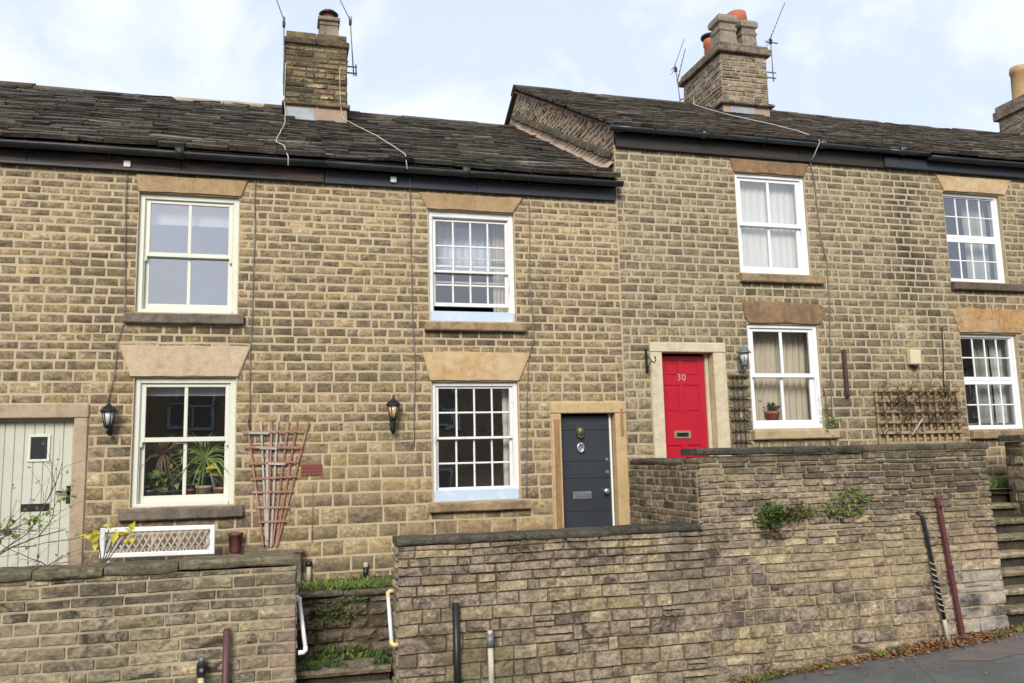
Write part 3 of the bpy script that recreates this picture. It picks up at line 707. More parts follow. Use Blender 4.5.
# ------------------------------------------------------------------ the four cottages
SL_L, SL_R = .534, .546
YE, YR = -.21, 4.9
ZL, ZR = 3.90, 4.69
zroofL = lambda y: ZL + SL_L * (y - YE)
zroofR = lambda y: ZR + SL_R * (y - YE)
XB = [-6.4, .55, 4.65, 9.2, 18.6]       # party walls
YB = 9.7
base_zL, base_zR = -1.5, -.75
A_ = thing('stone_cottage', 'honey stone cottage with pale green plank door and pale green two over two sash windows', 'cottage', (-2.9, 0, base_zL), 'row of terraced stone cottages')
B_ = thing('stone_cottage', 'stone cottage with dark blue front door and white many paned sash windows', 'cottage', (2.6, 0, base_zL), 'row of terraced stone cottages')
C_ = thing('stone_cottage', 'taller stone cottage with bright red front door numbered 30 in a cream surround', 'cottage', (6.9, 0, base_zR), 'row of terraced stone cottages')
D_ = thing('stone_cottage', 'stone cottage at the right end with white plastic grid windows and no door in view', 'cottage', (13.3, 0, base_zR), 'row of terraced stone cottages')

courseL = lambda z: .088 if z > 3.1 else (.100 if z > 2.5 else (.110 if z > 1.4 else (.126 if z > .2 else (.155 if z > -.6 else .195))))
courseR = lambda z: .100 if z > 3.4 else (.113 if z > 2 else (.130 if z > .8 else .155))
wrL = lambda z: (.16, .31) if z > 1.5 else ((.18, .36) if z > -.4 else (.26, .5))
wrR = lambda z: (.15, .30) if z > 1.5 else (.17, .36)
W1u = (-1.675, 1.88, -.50, 3.376); W1l = (-1.655, -.455, -.495, 1.08)
W2u = (1.92, 1.842, 3.11, 3.357); W2l = (1.942, -.52, 3.112, 1.032)
W3u = (6.577, 2.656, 7.768, 4.19); W3l = (6.63, .35, 7.81, 1.887)
W4u = (10.333, 2.65, 11.459, 4.125); W4l = (10.402, .29, 11.51, 1.806)
W5u = (14.2, 2.65, 15.35, 4.125); W5l = (14.2, .29, 15.35, 1.806)
D1 = (-3.34, base_zL, -2.14, .77); D2 = (3.565, base_zL, 4.648, .75); D3 = (5.06, base_zR, 6.235, 1.59)
def shell(x0, x1, z0, z1, holes, zback):
    m = MB(); m.mi = 1
    holed_sheet(m, x0, x1, z0, z1, holes, 0)
    zt = zback(0) - .06; zr = zback(YR) - .06
    for x in (x0, x1):
        q = [(x, .0, z0), (x, .0, zt), (x, YR, zr), (x, YB, zt), (x, YB, z0)]
        m.poly(q if x == x0 else q[::-1])
    m.poly([(x0, YB, z0), (x0, YB, zt), (x1, YB, zt), (x1, YB, z0)])
    m.mi = 0; return m
def front_pair(ha, hb, xa, xm, xb, z0, z1, holes_a, holes_b, mats, course, wr, zback, tone, proud=.005):
    """two cottages under one roof share their stone courses: each stone goes to the wall its middle lies in"""
    a = shell(xa, xm, z0, z1, holes_a, zback); b = shell(xm, xb, z0, z1, holes_b, zback)
    masonry(lambda u, v: a if u < xm else b, (0, 0, 0), (1, 0, 0), (0, 0, 1), (0, -1, 0), xa, xb, z0, z1, course, wr, holes_a + holes_b, joint=.0115, proud=proud, rough=.0045, bev=.010, skew=.006, hj=.13, detail=.10, split=0, tone=tone)
    a.build('wall', mats, ha); b.build('wall', mats, hb)
def toneL(u, v):   # cleaner paler stones high up under the eaves
    return rnd_tone(.13 * max(0, (v - 2.6)) - (.04 if v < 2.2 else 0) + (.09 if v < .2 else 0), .9)
front_pair(A_, B_, XB[0], XB[1], XB[2], base_zL, 3.66, [W1u, W1l, D1], [W2u, W2l, D2], ['stone_facade', 'mortar_cream'], courseL, wrL, zroofL, toneL)
front_pair(C_, D_, XB[2], XB[3], XB[4], base_zR, 4.47, [W3u, W3l, D3], [W4u, W4l, W5u, W5l], ['stone_facade_right', 'mortar_right'], courseR, wrR, zroofR, lambda u, v: rnd_tone(.08 * max(0, v - 3.4), .9))
# gable of the taller cottage showing above the lower roof
g = MB(); ga = zroofL(0) - .1
masonry(g, (XB[2], 0, 0), (0, -1, 0), (0, 0, 1), (-1, 0, 0), -9.5, 0.0, 3.7, 7.6, lambda v: .085, lambda v: (.14, .3), joint=.02, proud=.018, rough=.010, bev=.014, skew=.01, detail=.12,
        clip=lambda u, v: v < zroofR(min(-u, 9.75 + u)) - .12 and v > zroofL(min(-u, 9.75 + u)) - .14)
gm = g.build('gable_stonework', ['stone_gable'], C_)
g = MB()
for i in range(31):       # projecting drip stones following the lower roof
    y = .12 + 4.75 * i / 30; z = zroofL(y) + .30 - .05 * (y / 5)
    g.cc = (R.uniform(.1, .55), R.random() * .5, R.random())
    g.box(XB[2] - .13 - R.uniform(0, .03), XB[2], y - .045, y + .045, z - .06 + R.uniform(-.012, .012), z + .055 + R.uniform(-.012, .012), .022, lambda a, b, c, y=y, z=z: (a, b, c + .25 * (b - y)))
g.build('drip_course', 'coping', C_)
g = MB()                  # mortar fillet where the lower roof meets the gable, and bedding under the verge
for i in range(20):
    ya, yb_ = .02 + 4.85 * i / 20, .02 + 4.85 * (i + 1) / 20
    j = [R.uniform(-.03, .03) for _ in range(2)]
    za, zb_ = zroofL(ya), zroofL(yb_)
    if i == 0: pj_ = j[1]
    g.poly([(XB[2] - .13 + pj_, ya, za + .07), (XB[2] - .13 + j[0], yb_, zb_ + .07), (XB[2] - .012, yb_, zb_ + .20), (XB[2] - .012, ya, za + .20)]); pj_ = j[0]
g.build('mortar_fillet', 'mortar_pink', C_)
g = MB()
for i in range(34):
    ya = -.12 + 5.0 * i / 34; yb_ = ya + 5.0 / 34 - .015
    za = zroofR(ya)
    g.box(XB[2] - .05 - R.uniform(0, .02), XB[2] + .1, ya, yb_, za - .10 + R.uniform(-.025, .025), za - .035, .012, lambda a, b, c, ya=ya: (a, b, c + SL_R * (b - ya)))


g.build('verge_bedding', 'verge_mortar', C_)
# roofs
def roof(house, x0, x1, ze, slope, mat, seed, pale=None, step=(.27, .15), wr=(.22, .62), xs=None, und=.035):
    m = MB()
    a, b = xs or (x0, x1)
    W, L = slates(m, a, b, YE, ze, slope, YR, step=step, wr=wr, seed=seed, und=und)
    m.cc = (.4, .2, .5)
    zr = ze + slope * (YR - YE)
    m.prism([(a, YR, zr), (a, YB + .2, ze), (a, YB + .2, ze - .05), (a, YR, zr - .07)], (b - a, 0, 0))
    ridge(m, a, b, W, L, slope, pale)
    return m.build('roof', [mat, 'mortar_pale'], house)
roof(A_, XB[0], XB[1], ZL, SL_L, 'slate', 3, pale=(-1.45, -.67), step=(.30, .17), wr=(.25, .75))
roof(B_, XB[1], XB[2] - .03, ZL, SL_L, 'slate', 3, xs=(XB[1], XB[2] - .03), step=(.30, .17), wr=(.25, .75))
roof(C_, XB[2], XB[3], ZR, SL_R, 'slate_right', 9, xs=(XB[2] - .09, XB[3]), step=(.22, .14), und=.028)
roof(D_, XB[3], XB[4], ZR - .02, SL_R, 'slate_right', 9, step=(.22, .14), und=.045)
# fascias and gutters
def fascia(house, x0, x1, z0, z1, mat, y=-.065, strip=None):
    m = MB(); n = max(2, int((x1 - x0) / 1.4))
    for i in range(n):
        a, b = x0 + (x1 - x0) * i / n, x0 + (x1 - x0) * (i + 1) / n
        m.box(a + .0015, b - .0015, y + R.uniform(0, .004), .0, z0, z1, .006)
    if strip: m.mi = 1; m.box(x0, x1, y - .014, y + .002, z0 - .003, z0 + .035, .006)
    return m.build('fascia', [mat, 'black_gutter'], house)
fascia(A_, XB[0], XB[1] - .002, 3.625, 3.80, 'fascia_rust', strip=True)
fascia(B_, XB[1] + .002, XB[2] - .03, 3.62, 3.80, 'fascia_blue')
fascia(C_, XB[2] + .01, XB[3] - .002, 4.425, 4.64, 'fascia_brown')
fascia(D_, XB[3] + .002, XB[4], 4.43, 4.60, 'fascia_blue', y=-.10)
def gut(house, *a, mat='black_gutter'): 
    m = MB(); gutter(m, *a); m.build('gutter', mat, house)
gut(A_, XB[0], XB[1] - .004, -.20, 3.845, .068, (-4.2, -1.2)); gut(B_, XB[1] + .004, XB[2] + .01, -.20, 3.845, .068, (2.4,))
gut(C_, XB[2] - .14, XB[3] - .004, -.185, 4.675, .058, (6.0, 8.0), mat='slate_gutter'); gut(D_, XB[3] + .004, 9.95, -.185, 4.675, .056, (9.45,), mat='slate_gutter')
gut(D_, 9.96, XB[4], -.20, 4.62, .062, (12.0,))
for hs, xx in ((A_, (-5.5, -4.6, -3.7, -2.9, -2.0, -1.1, -.2)), (B_, (.9, 1.7, 2.5, 3.3, 4.1)), (C_, (5.2, 6.1, 7.0, 7.9, 8.8)), (D_, (9.5, 10.5, 11.4, 12.4, 13.4, 14.4, 15.4, 16.4))):
    zg = 3.845 if hs in (A_, B_) else 4.675
    for x in xx:
        m = MB(); m.bar((x, -.27, zg + .0), (x, -.07, zg + .01), .025, .006); m.bar((x, -.08, zg - .09), (x, -.18, zg - .075), .022, .008); m.build('gutter_bracket', 'black', hs)

# windows
w = sash_window(A_, *[W1u[i] for i in (0, 2, 1, 3)], 2, 1, 1, 'sage', mid=.507, fw=.064, sw=.05, bar=.042, cill=.04, bot=.085, horns=True, glass='glass_sky', room='room_light', meet=.055)
lintel(w, [(-1.72, 3.60), (-.40, 3.60), (-.475, 3.385), (-1.685, 3.385)], 'lintel_ochre'); sill(w, -1.79, -.42, 1.735, 1.872, 'sill_grey')
w = sash_window(A_, *[W1l[i] for i in (0, 2, 1, 3)], 2, 1, 1, 'sage', mid=.485, fw=.064, sw=.05, bar=.042, cill=.04, bot=.085, horns=True, meet=.055)
lintel(w, [(-1.845, 1.468), (-.325, 1.47), (-.47, 1.09), (-1.70, 1.09)], 'lintel_pink'); sill(w, -1.765, -.39, -.605, -.462, 'sill_grey')
w = sash_window(B_, *[W2u[i] for i in (0, 2, 1, 3)], 4, 2, 2, 'white_old', mid=.545, fw=.062, sw=.036, bar=.024, cill=.135, cill_mat='blue_sill', bot=.05, gap=.085, drop=.03, meet=.032, glass='glass_old', top_extra=.02)
f = MB()
for z in (2.755, 2.42): f.box(1.98, 3.05, .24, .262, z - .014, z + .014, .003)
f.build('inner_rail', 'white_old', w)
lintel(w, [(1.79, 3.585), (3.25, 3.585), (3.10, 3.366), (1.90, 3.366)], 'lintel_ochre'); sill(w, 1.85, 3.24, 1.705, 1.834, 'sill_tan')
w = sash_window(B_, *[W2l[i] for i in (0, 2, 1, 3)], 4, 2, 2, 'white_old', mid=.475, fw=.055, sw=.034, bar=.024, cill=.14, cill_mat='blue_sill', bot=.035, meet=.032, glass='glass_old')
lintel(w, [(1.82, 1.425), (3.30, 1.425), (3.13, 1.044), (1.92, 1.044)], 'lintel_cream'); sill(w, 1.885, 3.23, -.65, -.528, 'sill_tan')
w = sash_window(C_, *[W3u[i] for i in (0, 2, 1, 3)], 2, 1, 1, 'pvc', mid=.5, fw=.052, sw=.055, bar=.04, cill=.03, bot=.09, meet=.06, glass='glass_mid', yf=.03)
lintel(w, [(6.50, 4.40), (7.86, 4.40), (7.76, 4.20), (6.56, 4.20)], 'lintel_brown'); sill(w, 6.55, 7.95, 2.51, 2.648, 'sill_tan')
w = sash_window(C_, *[W3l[i] for i in (0, 2, 1, 3)], 2, 1, 1, 'pvc', mid=.49, fw=.052, sw=.055, bar=.045, cill=.03, bot=.095, meet=.06, yf=.03)
lintel(w, [(6.57, 2.20), (6.66, 2.235), (7.2, 2.225), (7.90, 2.195), (7.98, 2.15), (7.93, 2.0), (7.86, 1.90), (6.66, 1.90), (6.59, 1.98)], 'lintel_brown'); sill(w, 6.60, 8.0, .195, .34, 'sill_cream')
for k, (wu, wl) in enumerate(((W4u, W4l), (W5u, W5l))):
    w = sash_window(D_, *[wu[i] for i in (0, 2, 1, 3)], 4, 2, 2, 'pvc', mid=.485, fw=.05, sw=.022, bar=.022, cill=.03, bot=.035, meet=.06, pvc=True, yf=.06, glass='glass_mid')
    lintel(w, [(wu[0] - .11, 4.395), (wu[2] + .26, 4.395), (wu[2] + .10, 4.135), (wu[0] + .02, 4.135)], 'lintel_cream'); sill(w, wu[0] - .02, wu[2] + .30, 2.50, 2.64, 'sill_dark')
    w = sash_window(D_, *[wl[i] for i in (0, 2, 1, 3)], 4, 2, 2, 'pvc', mid=.47, fw=.05, sw=.022, bar=.022, cill=.03, bot=.035, meet=.06, pvc=True, yf=.06, glass='glass_mid')
    x0, x1 = wl[0], wl[2]
    lintel(w, [(x0 - .10, 2.14), (x0 - .02, 2.215), (x0 + .22, 2.225), (x0 + .55, 2.195), (x0 + .8, 2.225), (x1 + .15, 2.21), (x1 + .24, 2.14), (x1 + .10, 1.82), (x0 - .02, 1.82)], 'lintel_orange'); sill(w, x0 - .0, x1 + .1, .14, .28, 'sill_tan')

# doors
def surround(house, outer, inner, mat, y=-.03, back=.17, stains=()):
    (a, c, b, d), (p, _, q, t) = outer, inner
    m = MB(); m.box(a, p, y, back, c, t - .004, .008); m.box(q, b, y, back, c, t - .004, .008); m.box(a - .005, b + .005, y - .003, back, t, d, .01)
    o = m.build('door_surround', mat, house)
    for (sx0, sx1, sz0, sz1) in stains:
        s = MB(); s.box(sx0, sx1, y - .006, y + .01, sz0, sz1, .004); s.build('patch_repair', 'surround_stain', o)
    return o
surround(A_, D1, (-3.17, 0, -2.285, .605), 'surround_pink')
surround(B_, D2, (3.70, 0, 4.485, .60), 'surround_ochre', stains=((3.592, 3.672, -1.3, .52), (4.556, 4.60, .28, .66)))
surround(C_, D3, (5.232, 0, 6.04, 1.455), 'surround_cream')
# sage plank door
d = MB(); x0, x1 = -3.17, -2.285
for i in range(8):
    a = x0 + .03 + (x1 - x0 - .06) * i / 8; b = x0 + .03 + (x1 - x0 - .06) * (i + 1) / 8
    d.box(a + .0015, b - .0015, .115, .16, base_zL + .12, .565, .007)
door = d.build('door', 'sage_door', A_)
f = MB(); f.box(x0, x0 + .028, .09, .16, base_zL, .604); f.box(x1 - .028, x1, .09, .16, base_zL, .604); f.box(x0 + .028, x1 - .028, .091, .16, .57, .604); f.build('door_frame', 'sage_door', door)
f = MB(); wx0, wx1, wz0, wz1 = -2.79, -2.555, .105, .42
for q in ((wx0, wx0 + .03, wz0, wz1), (wx1 - .03, wx1, wz0, wz1), (wx0 + .03, wx1 - .03, wz0, wz0 + .03), (wx0 + .03, wx1 - .03, wz1 - .03, wz1)): f.box(q[0], q[1], .098, .118, q[2], q[3])
f.build('door_window_frame', 'sage', door)
f = MB(); f.box(wx0 + .028, wx1 - .028, .106, .114, wz0 + .028, wz1 - .028, .001); f.build('door_pane', 'black', door)
f = MB(); f.box(-2.83, -2.535, .103, .118, -.46, -.375, .004); f.box(-2.80, -2.565, .098, .104, -.44, -.395, .004); f.build('letterbox', 'black', door)
f = MB(); f.box(-2.365, -2.315, .102, .118, -.385, -.18, .008); f.tube([(-2.34, .105, -.25), (-2.34, .07, -.25), (-2.36, .062, -.25), (-2.46, .062, -.245)], .011); f.build('handle', 'black', door)
# dark blue door
d = MB(); x0, x1 = 3.705, 4.435
gro = [base_zL + .16, -.72, -.28, -.05, .375, .575]
for a, b in zip(gro, gro[1:]): d.box(x0, x1, .10, .15, a + .0012, b - .0012, .004)
door = d.build('door', 'navy_door', B_)
f = MB(); f.box(x1 + .003, x1 + .03, .085, .16, base_zL, .60); f.build('door_frame', 'white', door)
f = MB(); f.lathe([(.012, 0), (.05, .012), (.062, .05), (.055, .10), (.045, .125), (.01, .135)], (4.005, .085, .285), 14)
f.box(3.96, 4.05, .086, .1, .28, .41, .02); f.tube([(3.97, .07, .34), (3.975, .05, .29), (4.005, .042, .27), (4.035, .05, .29), (4.04, .07, .34)], .011, 8); f.build('door_knocker', 'old_brass', door)
f = MB()
ring_ = [(4.005 + .042 * math.sin(t), .078, 0.135 + .058 * math.cos(t)) for t in [2 * math.pi * i / 16 for i in range(17)]]
f.tube(ring_, .016, 8); f.box(3.965, 4.045, .084, .1, .085, .19, .02); f.box(3.985, 4.025, .068, .09, .06, .09, .01); f.build('knocker_plate', 'silver', door)
f = MB(); f.box(3.875, 4.145, .088, .101, -.555, -.455, .005); f.build('letterbox', 'silver', door)
f = MB(); f.box(3.91, 4.11, .083, .0885, -.53, -.48, .003); f.build('letterbox_flap', 'zinc', door)
f = MB(); N_ = 14
def knob(mb, c, r):
    prof = [(.012, 0), (.03, .004), (.03, .01), (.014, .02), (.014, .03), (r * .8, .04), (r, .06), (r * .8, .08), (.006, .088)]
    rings = []
    for q, zz in prof: rings.append([mb.vert((c[0] + q * math.cos(2 * math.pi * k / N_), c[1] - zz, c[2] + q * math.sin(2 * math.pi * k / N_))) for k in range(N_)])
    for a, b in zip(rings, rings[1:]):
        for k in range(N_): mb.face([a[k], a[(k + 1) % N_], b[(k + 1) % N_], b[k]], True)
    mb.face(rings[-1])
knob(f, (4.345, .1, -.46), .042); f.build('handle', 'silver', door)
for zz in (-.03, -.20):
    f = MB(); f.tube([(4.385, .1, zz), (4.385, .088, zz)], .024, 14); f.build('lock', 'silver', door)
# red door
d = MB(); x0, x1 = 5.235, 5.975; dz0, dz1 = base_zR + .10, 1.42; Y = .15
xs_ = [x0, x0 + .10, (x0 + x1) / 2 - .045, (x0 + x1) / 2 + .045, x1 - .10, x1]
zs_ = [dz0, .02, .06, .42, .50, .98, 1.04, 1.33, dz1]
d.box(xs_[0], xs_[1], Y, Y + .045, dz0, dz1); d.box(xs_[4], xs_[5], Y, Y + .045, dz0, dz1)
rails = [(dz0, -.42), (.14, .60), (1.0, 1.12), (1.36, dz1)]
for a, b in rails: d.box(xs_[1], xs_[4], Y + .0008, Y + .045, a, b, .004)
for (a, b), (c, e) in zip(rails, rails[1:]): d.box(xs_[2], xs_[3], Y + .0016, Y + .045, b, c, .004)
for (a, b), (c, e) in zip(rails, rails[1:]):
    for p, q in ((xs_[1], xs_[2]), (xs_[3], xs_[4])): d.box(p, q, Y + .016, Y + .045, b, c, .001); d.box(p + .03, q - .03, Y + .006, Y + .03, b + .03, c - .03, .012)
door = d.build('door', 'red_door', C_)
f = MB(); f.box(x1 + .002, x1 + .055, Y - .03, Y + .05, base_zR, 1.454); f.build('door_frame', 'surround_cream', door)
text_mesh('door_number', '30', .135, 5.60, Y - .002, 1.065, 'surround_cream', door, spacing=1.12)
f = MB(); f.box(5.445, 5.705, Y - .014, Y, .235, .345, .005); f.build('letterbox', 'brass', door)
f = MB(); f.box(5.485, 5.665, Y - .018, Y - .012, .262, .318, .003); f.build('letterbox_slot', 'black', door)
# red air brick, white clips, stub pipes
f = MB(); f.box(.29, .55, -.010, .03, -.145, .0, .004)
f.mi = 0
f.mi = 1; f.box(.297, .543, -.012, -.008, -.138, -.007, .001); f.mi = 0
for i in range(8):
    for k in range(3): f.box(.30 + .0305 * i, .30 + .0305 * i + .019, -.015, -.010, -.135 + .044 * k, -.135 + .044 * k + .028, .003)
f.build('air_brick', ['brick_vent', 'maroon'], A_)

# ------------------------------------------------------------------ chimneys
def square_pot(c, r0, h, mat='stone_pot', top=None):
    def mk(ch):
        m = MB(); m.lathe([(r0 * 1.05, 0), (r0 * .88, h * .60), (r0 * .98, h * .63), (r0 * .98, h * .68), (r0 * .86, h * .71), (r0 * .88, h * .79), (r0 * 1.10, h * .83), (r0 * 1.12, h * .93), (r0 * .99, h)], c, square=True)
        m.build('chimney_pot', mat, ch)
        if top: top(ch, (c[0], c[1], c[2] + h))
    return mk
def cowl(ch, c):
    m = MB(); m.lathe([(.11, -.02), (.105, .10), (.12, .11)], c, 16); m.build('cowl_stem', 'terracotta', ch)
    m = MB(); m.lathe([(.165, .10), (.175, .125), (.12, .175), (.02, .19)], c, 20); m.build('cowl_lid', 'black', ch)
def clay_top(ch, c):
    m = MB(); m.lathe([(.17, -.02), (.17, .10), (.21, .11), (.225, .16), (.2, .19), (.17, .17), (.15, .05)], c, 16); m.build('clay_liner', 'terracotta', ch)
def round_pot(c, r, h, mat, lid=True):
    def mk(ch):
        m = MB(); m.lathe([(r * 1.05, 0), (r, .06), (r * .92, h * .8), (r * 1.02, h * .82), (r * 1.02, h * .9), (r * .95, h)], c, 18); m.build('chimney_pot', mat, ch)
        if lid:
            m = MB(); m.lathe([(r * 1.15, h + .0), (r * 1.35, h + .03), (r * 1.3, h + .07), (r * .9, h + .085)], c, 18); m.build('pot_cap', 'black', ch)
    return mk
ch1 = chimney(B_, .06, 1.105, 3.5, 5.2, 5.3, 7.29, (.10, .235), 6.165, 'stone_chimney', [square_pot((.80, 3.78, 7.50), .175, .42, top=cowl)], capo=.045)
f = MB(); f.box(.075, .56, 3.482, 3.5, 5.90, 6.10, .006, lambda x, y, z: (x, y, z + .02 * N3(x * 8, z * 8))); f.prism([(.075, 3.484, 5.93), (.075, 3.40, 5.885), (.075, 3.40, 5.87), (.075, 3.484, 5.91)], (.485, 0, 0)); f.build('lead_flashing', 'lead', ch1)
ch2 = chimney(C_, 8.47, 9.505, 3.42, 5.04, 6.3, 8.0, (.13, .20), 6.905, 'stone_chimney_grey',
              [square_pot((8.90, 3.98, 8.14), .205, .90), square_pot((9.40, 3.98, 8.14), .185, .84), round_pot((9.06, 4.80, 8.12), .16, .90, 'terracotta'), round_pot((9.50, 4.42, 8.12), .22, 1.34, 'terracotta', False)], capo=.09, bands=.09, course=.115, joint_mat='mortar_sand')
f = MB(); f.box(8.62, 9.15, 3.398, 3.416, 6.70, 6.86, .006); f.build('lead_flashing', 'lead', ch2)
ch3 = chimney(D_, 17.1, 18.3, 3.9, 5.2, 6.6, 8.0, (.22, .34), 7.1, 'stone_chimney_grey', [round_pot((17.36, 4.7, 8.30), .215, .88, 'buff_clay', False)], capo=.09, bands=.08, course=.115, joint_mat='mortar_sand')

# ------------------------------------------------------------------ aerials and cables
def aerial(label, loc, mast, boom, n, el, ax, brackets=(), group='television aerials on the chimneys', extra=()):
    t = thing('tv_aerial', label, 'aerial', loc, group)
    m = MB(); m.tube(mast, .0115, 7); m.build('mast', 'alu', t)
    m = MB(); m.tube(boom, .0085, 6); m.build('boom', 'alu', t)
    a, b = Vector(boom[0]), Vector(boom[-1]); m = MB()
    for i in range(n):
        p = a.lerp(b, (i + .3) / n); e = el * (1 - .35 * i / n); q = Vector(ax).normalized() * e / 2
        m.tube([p - q, p + q], .0042, 5)
    rp = a.lerp(b, .02)
    m.tube([rp + Vector((0, -.12, .05)), rp + Vector((0, .12, .05))], .006, 5); m.tube([rp + Vector((0, -.12, -.05)), rp + Vector((0, .12, -.05))], .006, 5)
    m.build('element', 'alu', t)
    m = MB(); c = Vector(mast[-1]).lerp(Vector(mast[0]), .08); m.box(c.x - .025, c.x + .025, c.y - .03, c.y + .03, c.z - .07, c.z + .03, .006); m.build('clamp', 'black', t)
    if brackets:
        for p, q in brackets:
            m = MB(); m.tube([p, q], .014, 6); m.build('wall_bracket', 'alu', t)
    return t
aerial('thin aerial leaning left, on the left edge of the small single pot chimney', (.03, 3.46, 6.3), [(.035, 3.46, 6.3), (.02, 3.46, 7.74)], [(.04, 3.46, 7.62), (-.24, 3.42, 8.4)], 12, .16, (.2, 1, .1), [((.03, 3.46, 6.7), (.07, 3.5, 6.7)), ((.03, 3.46, 7.2), (.07, 3.5, 7.2))])
aerial('aerial on a side bracket at the right of the small single pot chimney', (1.25, 3.9, 7.1), [(1.26, 3.9, 6.98), (1.19, 3.9, 8.12)], [(1.22, 3.9, 8.0), (.90, 3.86, 8.62)], 12, .16, (.2, 1, .1), [((1.10, 3.9, 7.15), (1.32, 3.9, 7.15)), ((1.10, 3.9, 7.03), (1.32, 3.9, 7.03)), ((1.30, 3.9, 6.98), (1.30, 3.9, 7.2))])
t = aerial('forked aerial on a mast behind the left side of the big stone chimney', (8.42, 5.1, 7.4), [(8.43, 5.1, 7.35), (8.33, 5.1, 8.5)], [(8.27, 5.1, 8.36), (8.57, 5.06, 9.12)], 9, .16, (.2, 1, 0), [((8.41, 5.1, 7.7), (8.49, 5.0, 7.7))])
m = MB(); m.tube([(8.36, 5.1, 8.1), (8.57, 5.06, 8.86)], .010, 6)
for i in range(7):
    p = Vector((8.36, 5.1, 8.15)).lerp(Vector((8.57, 5.06, 8.86)), i / 6); m.tube([p + Vector((-.02, -.08, 0)), p + Vector((.02, .08, 0))], .006, 5)
m.build('second_boom', 'alu', t)
aerial('aerial pointing up to the right, bracketed to the right of the big stone chimney', (10.0, 4.0, 7.8), [(10.03, 4.0, 7.78), (10.03, 4.0, 8.78)], [(9.98, 4.0, 8.66), (10.42, 3.96, 9.6)], 10, .2, (.2, 1, 0), [((9.5, 4.0, 7.98), (10.1, 4.0, 7.98)), ((9.5, 4.0, 7.86), (10.1, 4.0, 7.86)), ((9.9, 4.0, 8.66), (10.2, 4.0, 8.66))])
rL = lambda x, y, o=.125: (x, y, zroofL(y) + o)
rR = lambda x, y, o=.11: (x, y, zroofR(y) + o)
G = 'cables and wires over the house fronts'
cable('pale wavy aerial cable running down the roof from the left of the small chimney', [(.06, 3.46, 6.9), (.05, 3.46, 6.2), rL(.06, 3.3), rL(.06, 2.4), rL(.02, 1.5), rL(-.05, .6), rL(-.06, .1), rL(.03, -.15), (.09, -.28, 3.86), (.09, -.29, 3.74)], 'cable_pale', .0068, group=G)
cable('pale aerial cable slanting down the roof to the right of the small chimney', [(.98, 3.46, 6.9), (.99, 3.47, 6.2), rL(1.03, 3.3), rL(1.2, 2.4), rL(1.38, 1.54), rL(1.5, .6), rL(1.59, -.2), (1.6, -.285, 3.80)], 'cable_pale', .0068, group=G)
cable('pale aerial cable draped across the right hand roof from the big chimney to the gutter', [(8.40, 4.5, 7.5), rR(8.14, 4.0), rR(7.92, 3.0), rR(7.86, 2.1), rR(7.95, 1.0), rR(7.88, .2), (7.9, -.2, 4.76), (7.91, -.27, 4.68), (7.9, -.10, 4.5), (7.88, -.03, 4.42)], 'cable_pale', .0085, group=G)
cable('thin dark cable down the wall left of the upper pale green window', [(-1.83, -.10, 3.80), (-1.83, -.03, 3.6), (-1.80, -.025, 2.4), (-1.79, -.025, 1.75), (-1.86, -.025, 1.5), (-1.87, -.025, 1.1), (-1.93, -.025, .80)], 'cable_grey', .006, group=G)
cable('thin dark cable down the wall right of the pale green sash windows', [(-.31, -.03, 3.62), (-.31, -.025, 2.4), (-.33, -.025, 1.5), (-.33, -.025, .45)], 'cable_grey', .006, group=G)
cable('faint grey cable down the wall above and beside the brass wall lantern', [(1.66, -.10, 3.75), (1.67, -.03, 3.6), (1.69, -.025, 2.1), (1.72, -.025, 1.3), (1.70, -.025, .2)], 'cable_grey', .006, group=G)
cable('dark cable down the wall right of the white many paned windows', [(3.33, -.03, 3.55), (3.31, -.025, 2.3), (3.36, -.025, 1.65), (3.26, -.03, 1.35), (3.24, -.025, 1.0), (3.20, -.025, .1), (3.19, -.025, -.49)], 'cable_grey', .007, group=G)
cable('pale and grey cable down the wall right of the red door cottage windows', [(7.88, -.04, 4.42), (7.92, -.03, 4.2), (7.98, -.025, 3.2), (8.05, -.025, 2.9), (8.04, -.025, 2.3), (7.98, -.025, 1.2), (7.92, -.025, .35)], 'cable_grey', .009, group=G)
cable('dark cable between the lattice trellis and the right hand grid window', [(10.05, -.025, 1.9), (10.03, -.025, 1.5), (9.98, -.025, 1.0), (10.0, -.025, .8)], 'cable_dark', .008, group=G)
cable('grey wire down the wall right of the fan trellis', [(.43, -.03, -.24), (.43, -.02, -.95)], 'cable_grey', .0035, group=G)
for x, z, lab in ((-1.815, 3.70, 'small white cable clip on the worn fascia above the pale green window'), (1.445, 3.715, 'small white junction box on the blue black fascia')):
    m = MB(); m.box(x - .04, x + .04, -.10, -.06, z - .04, z + .04, .008); m.box(x - .015, x + .015, -.105, -.098, z - .015, z + .015, .003)
    tag(m.build('junction_box', 'white', None, (x, -.08, z)), lab, 'junction box')

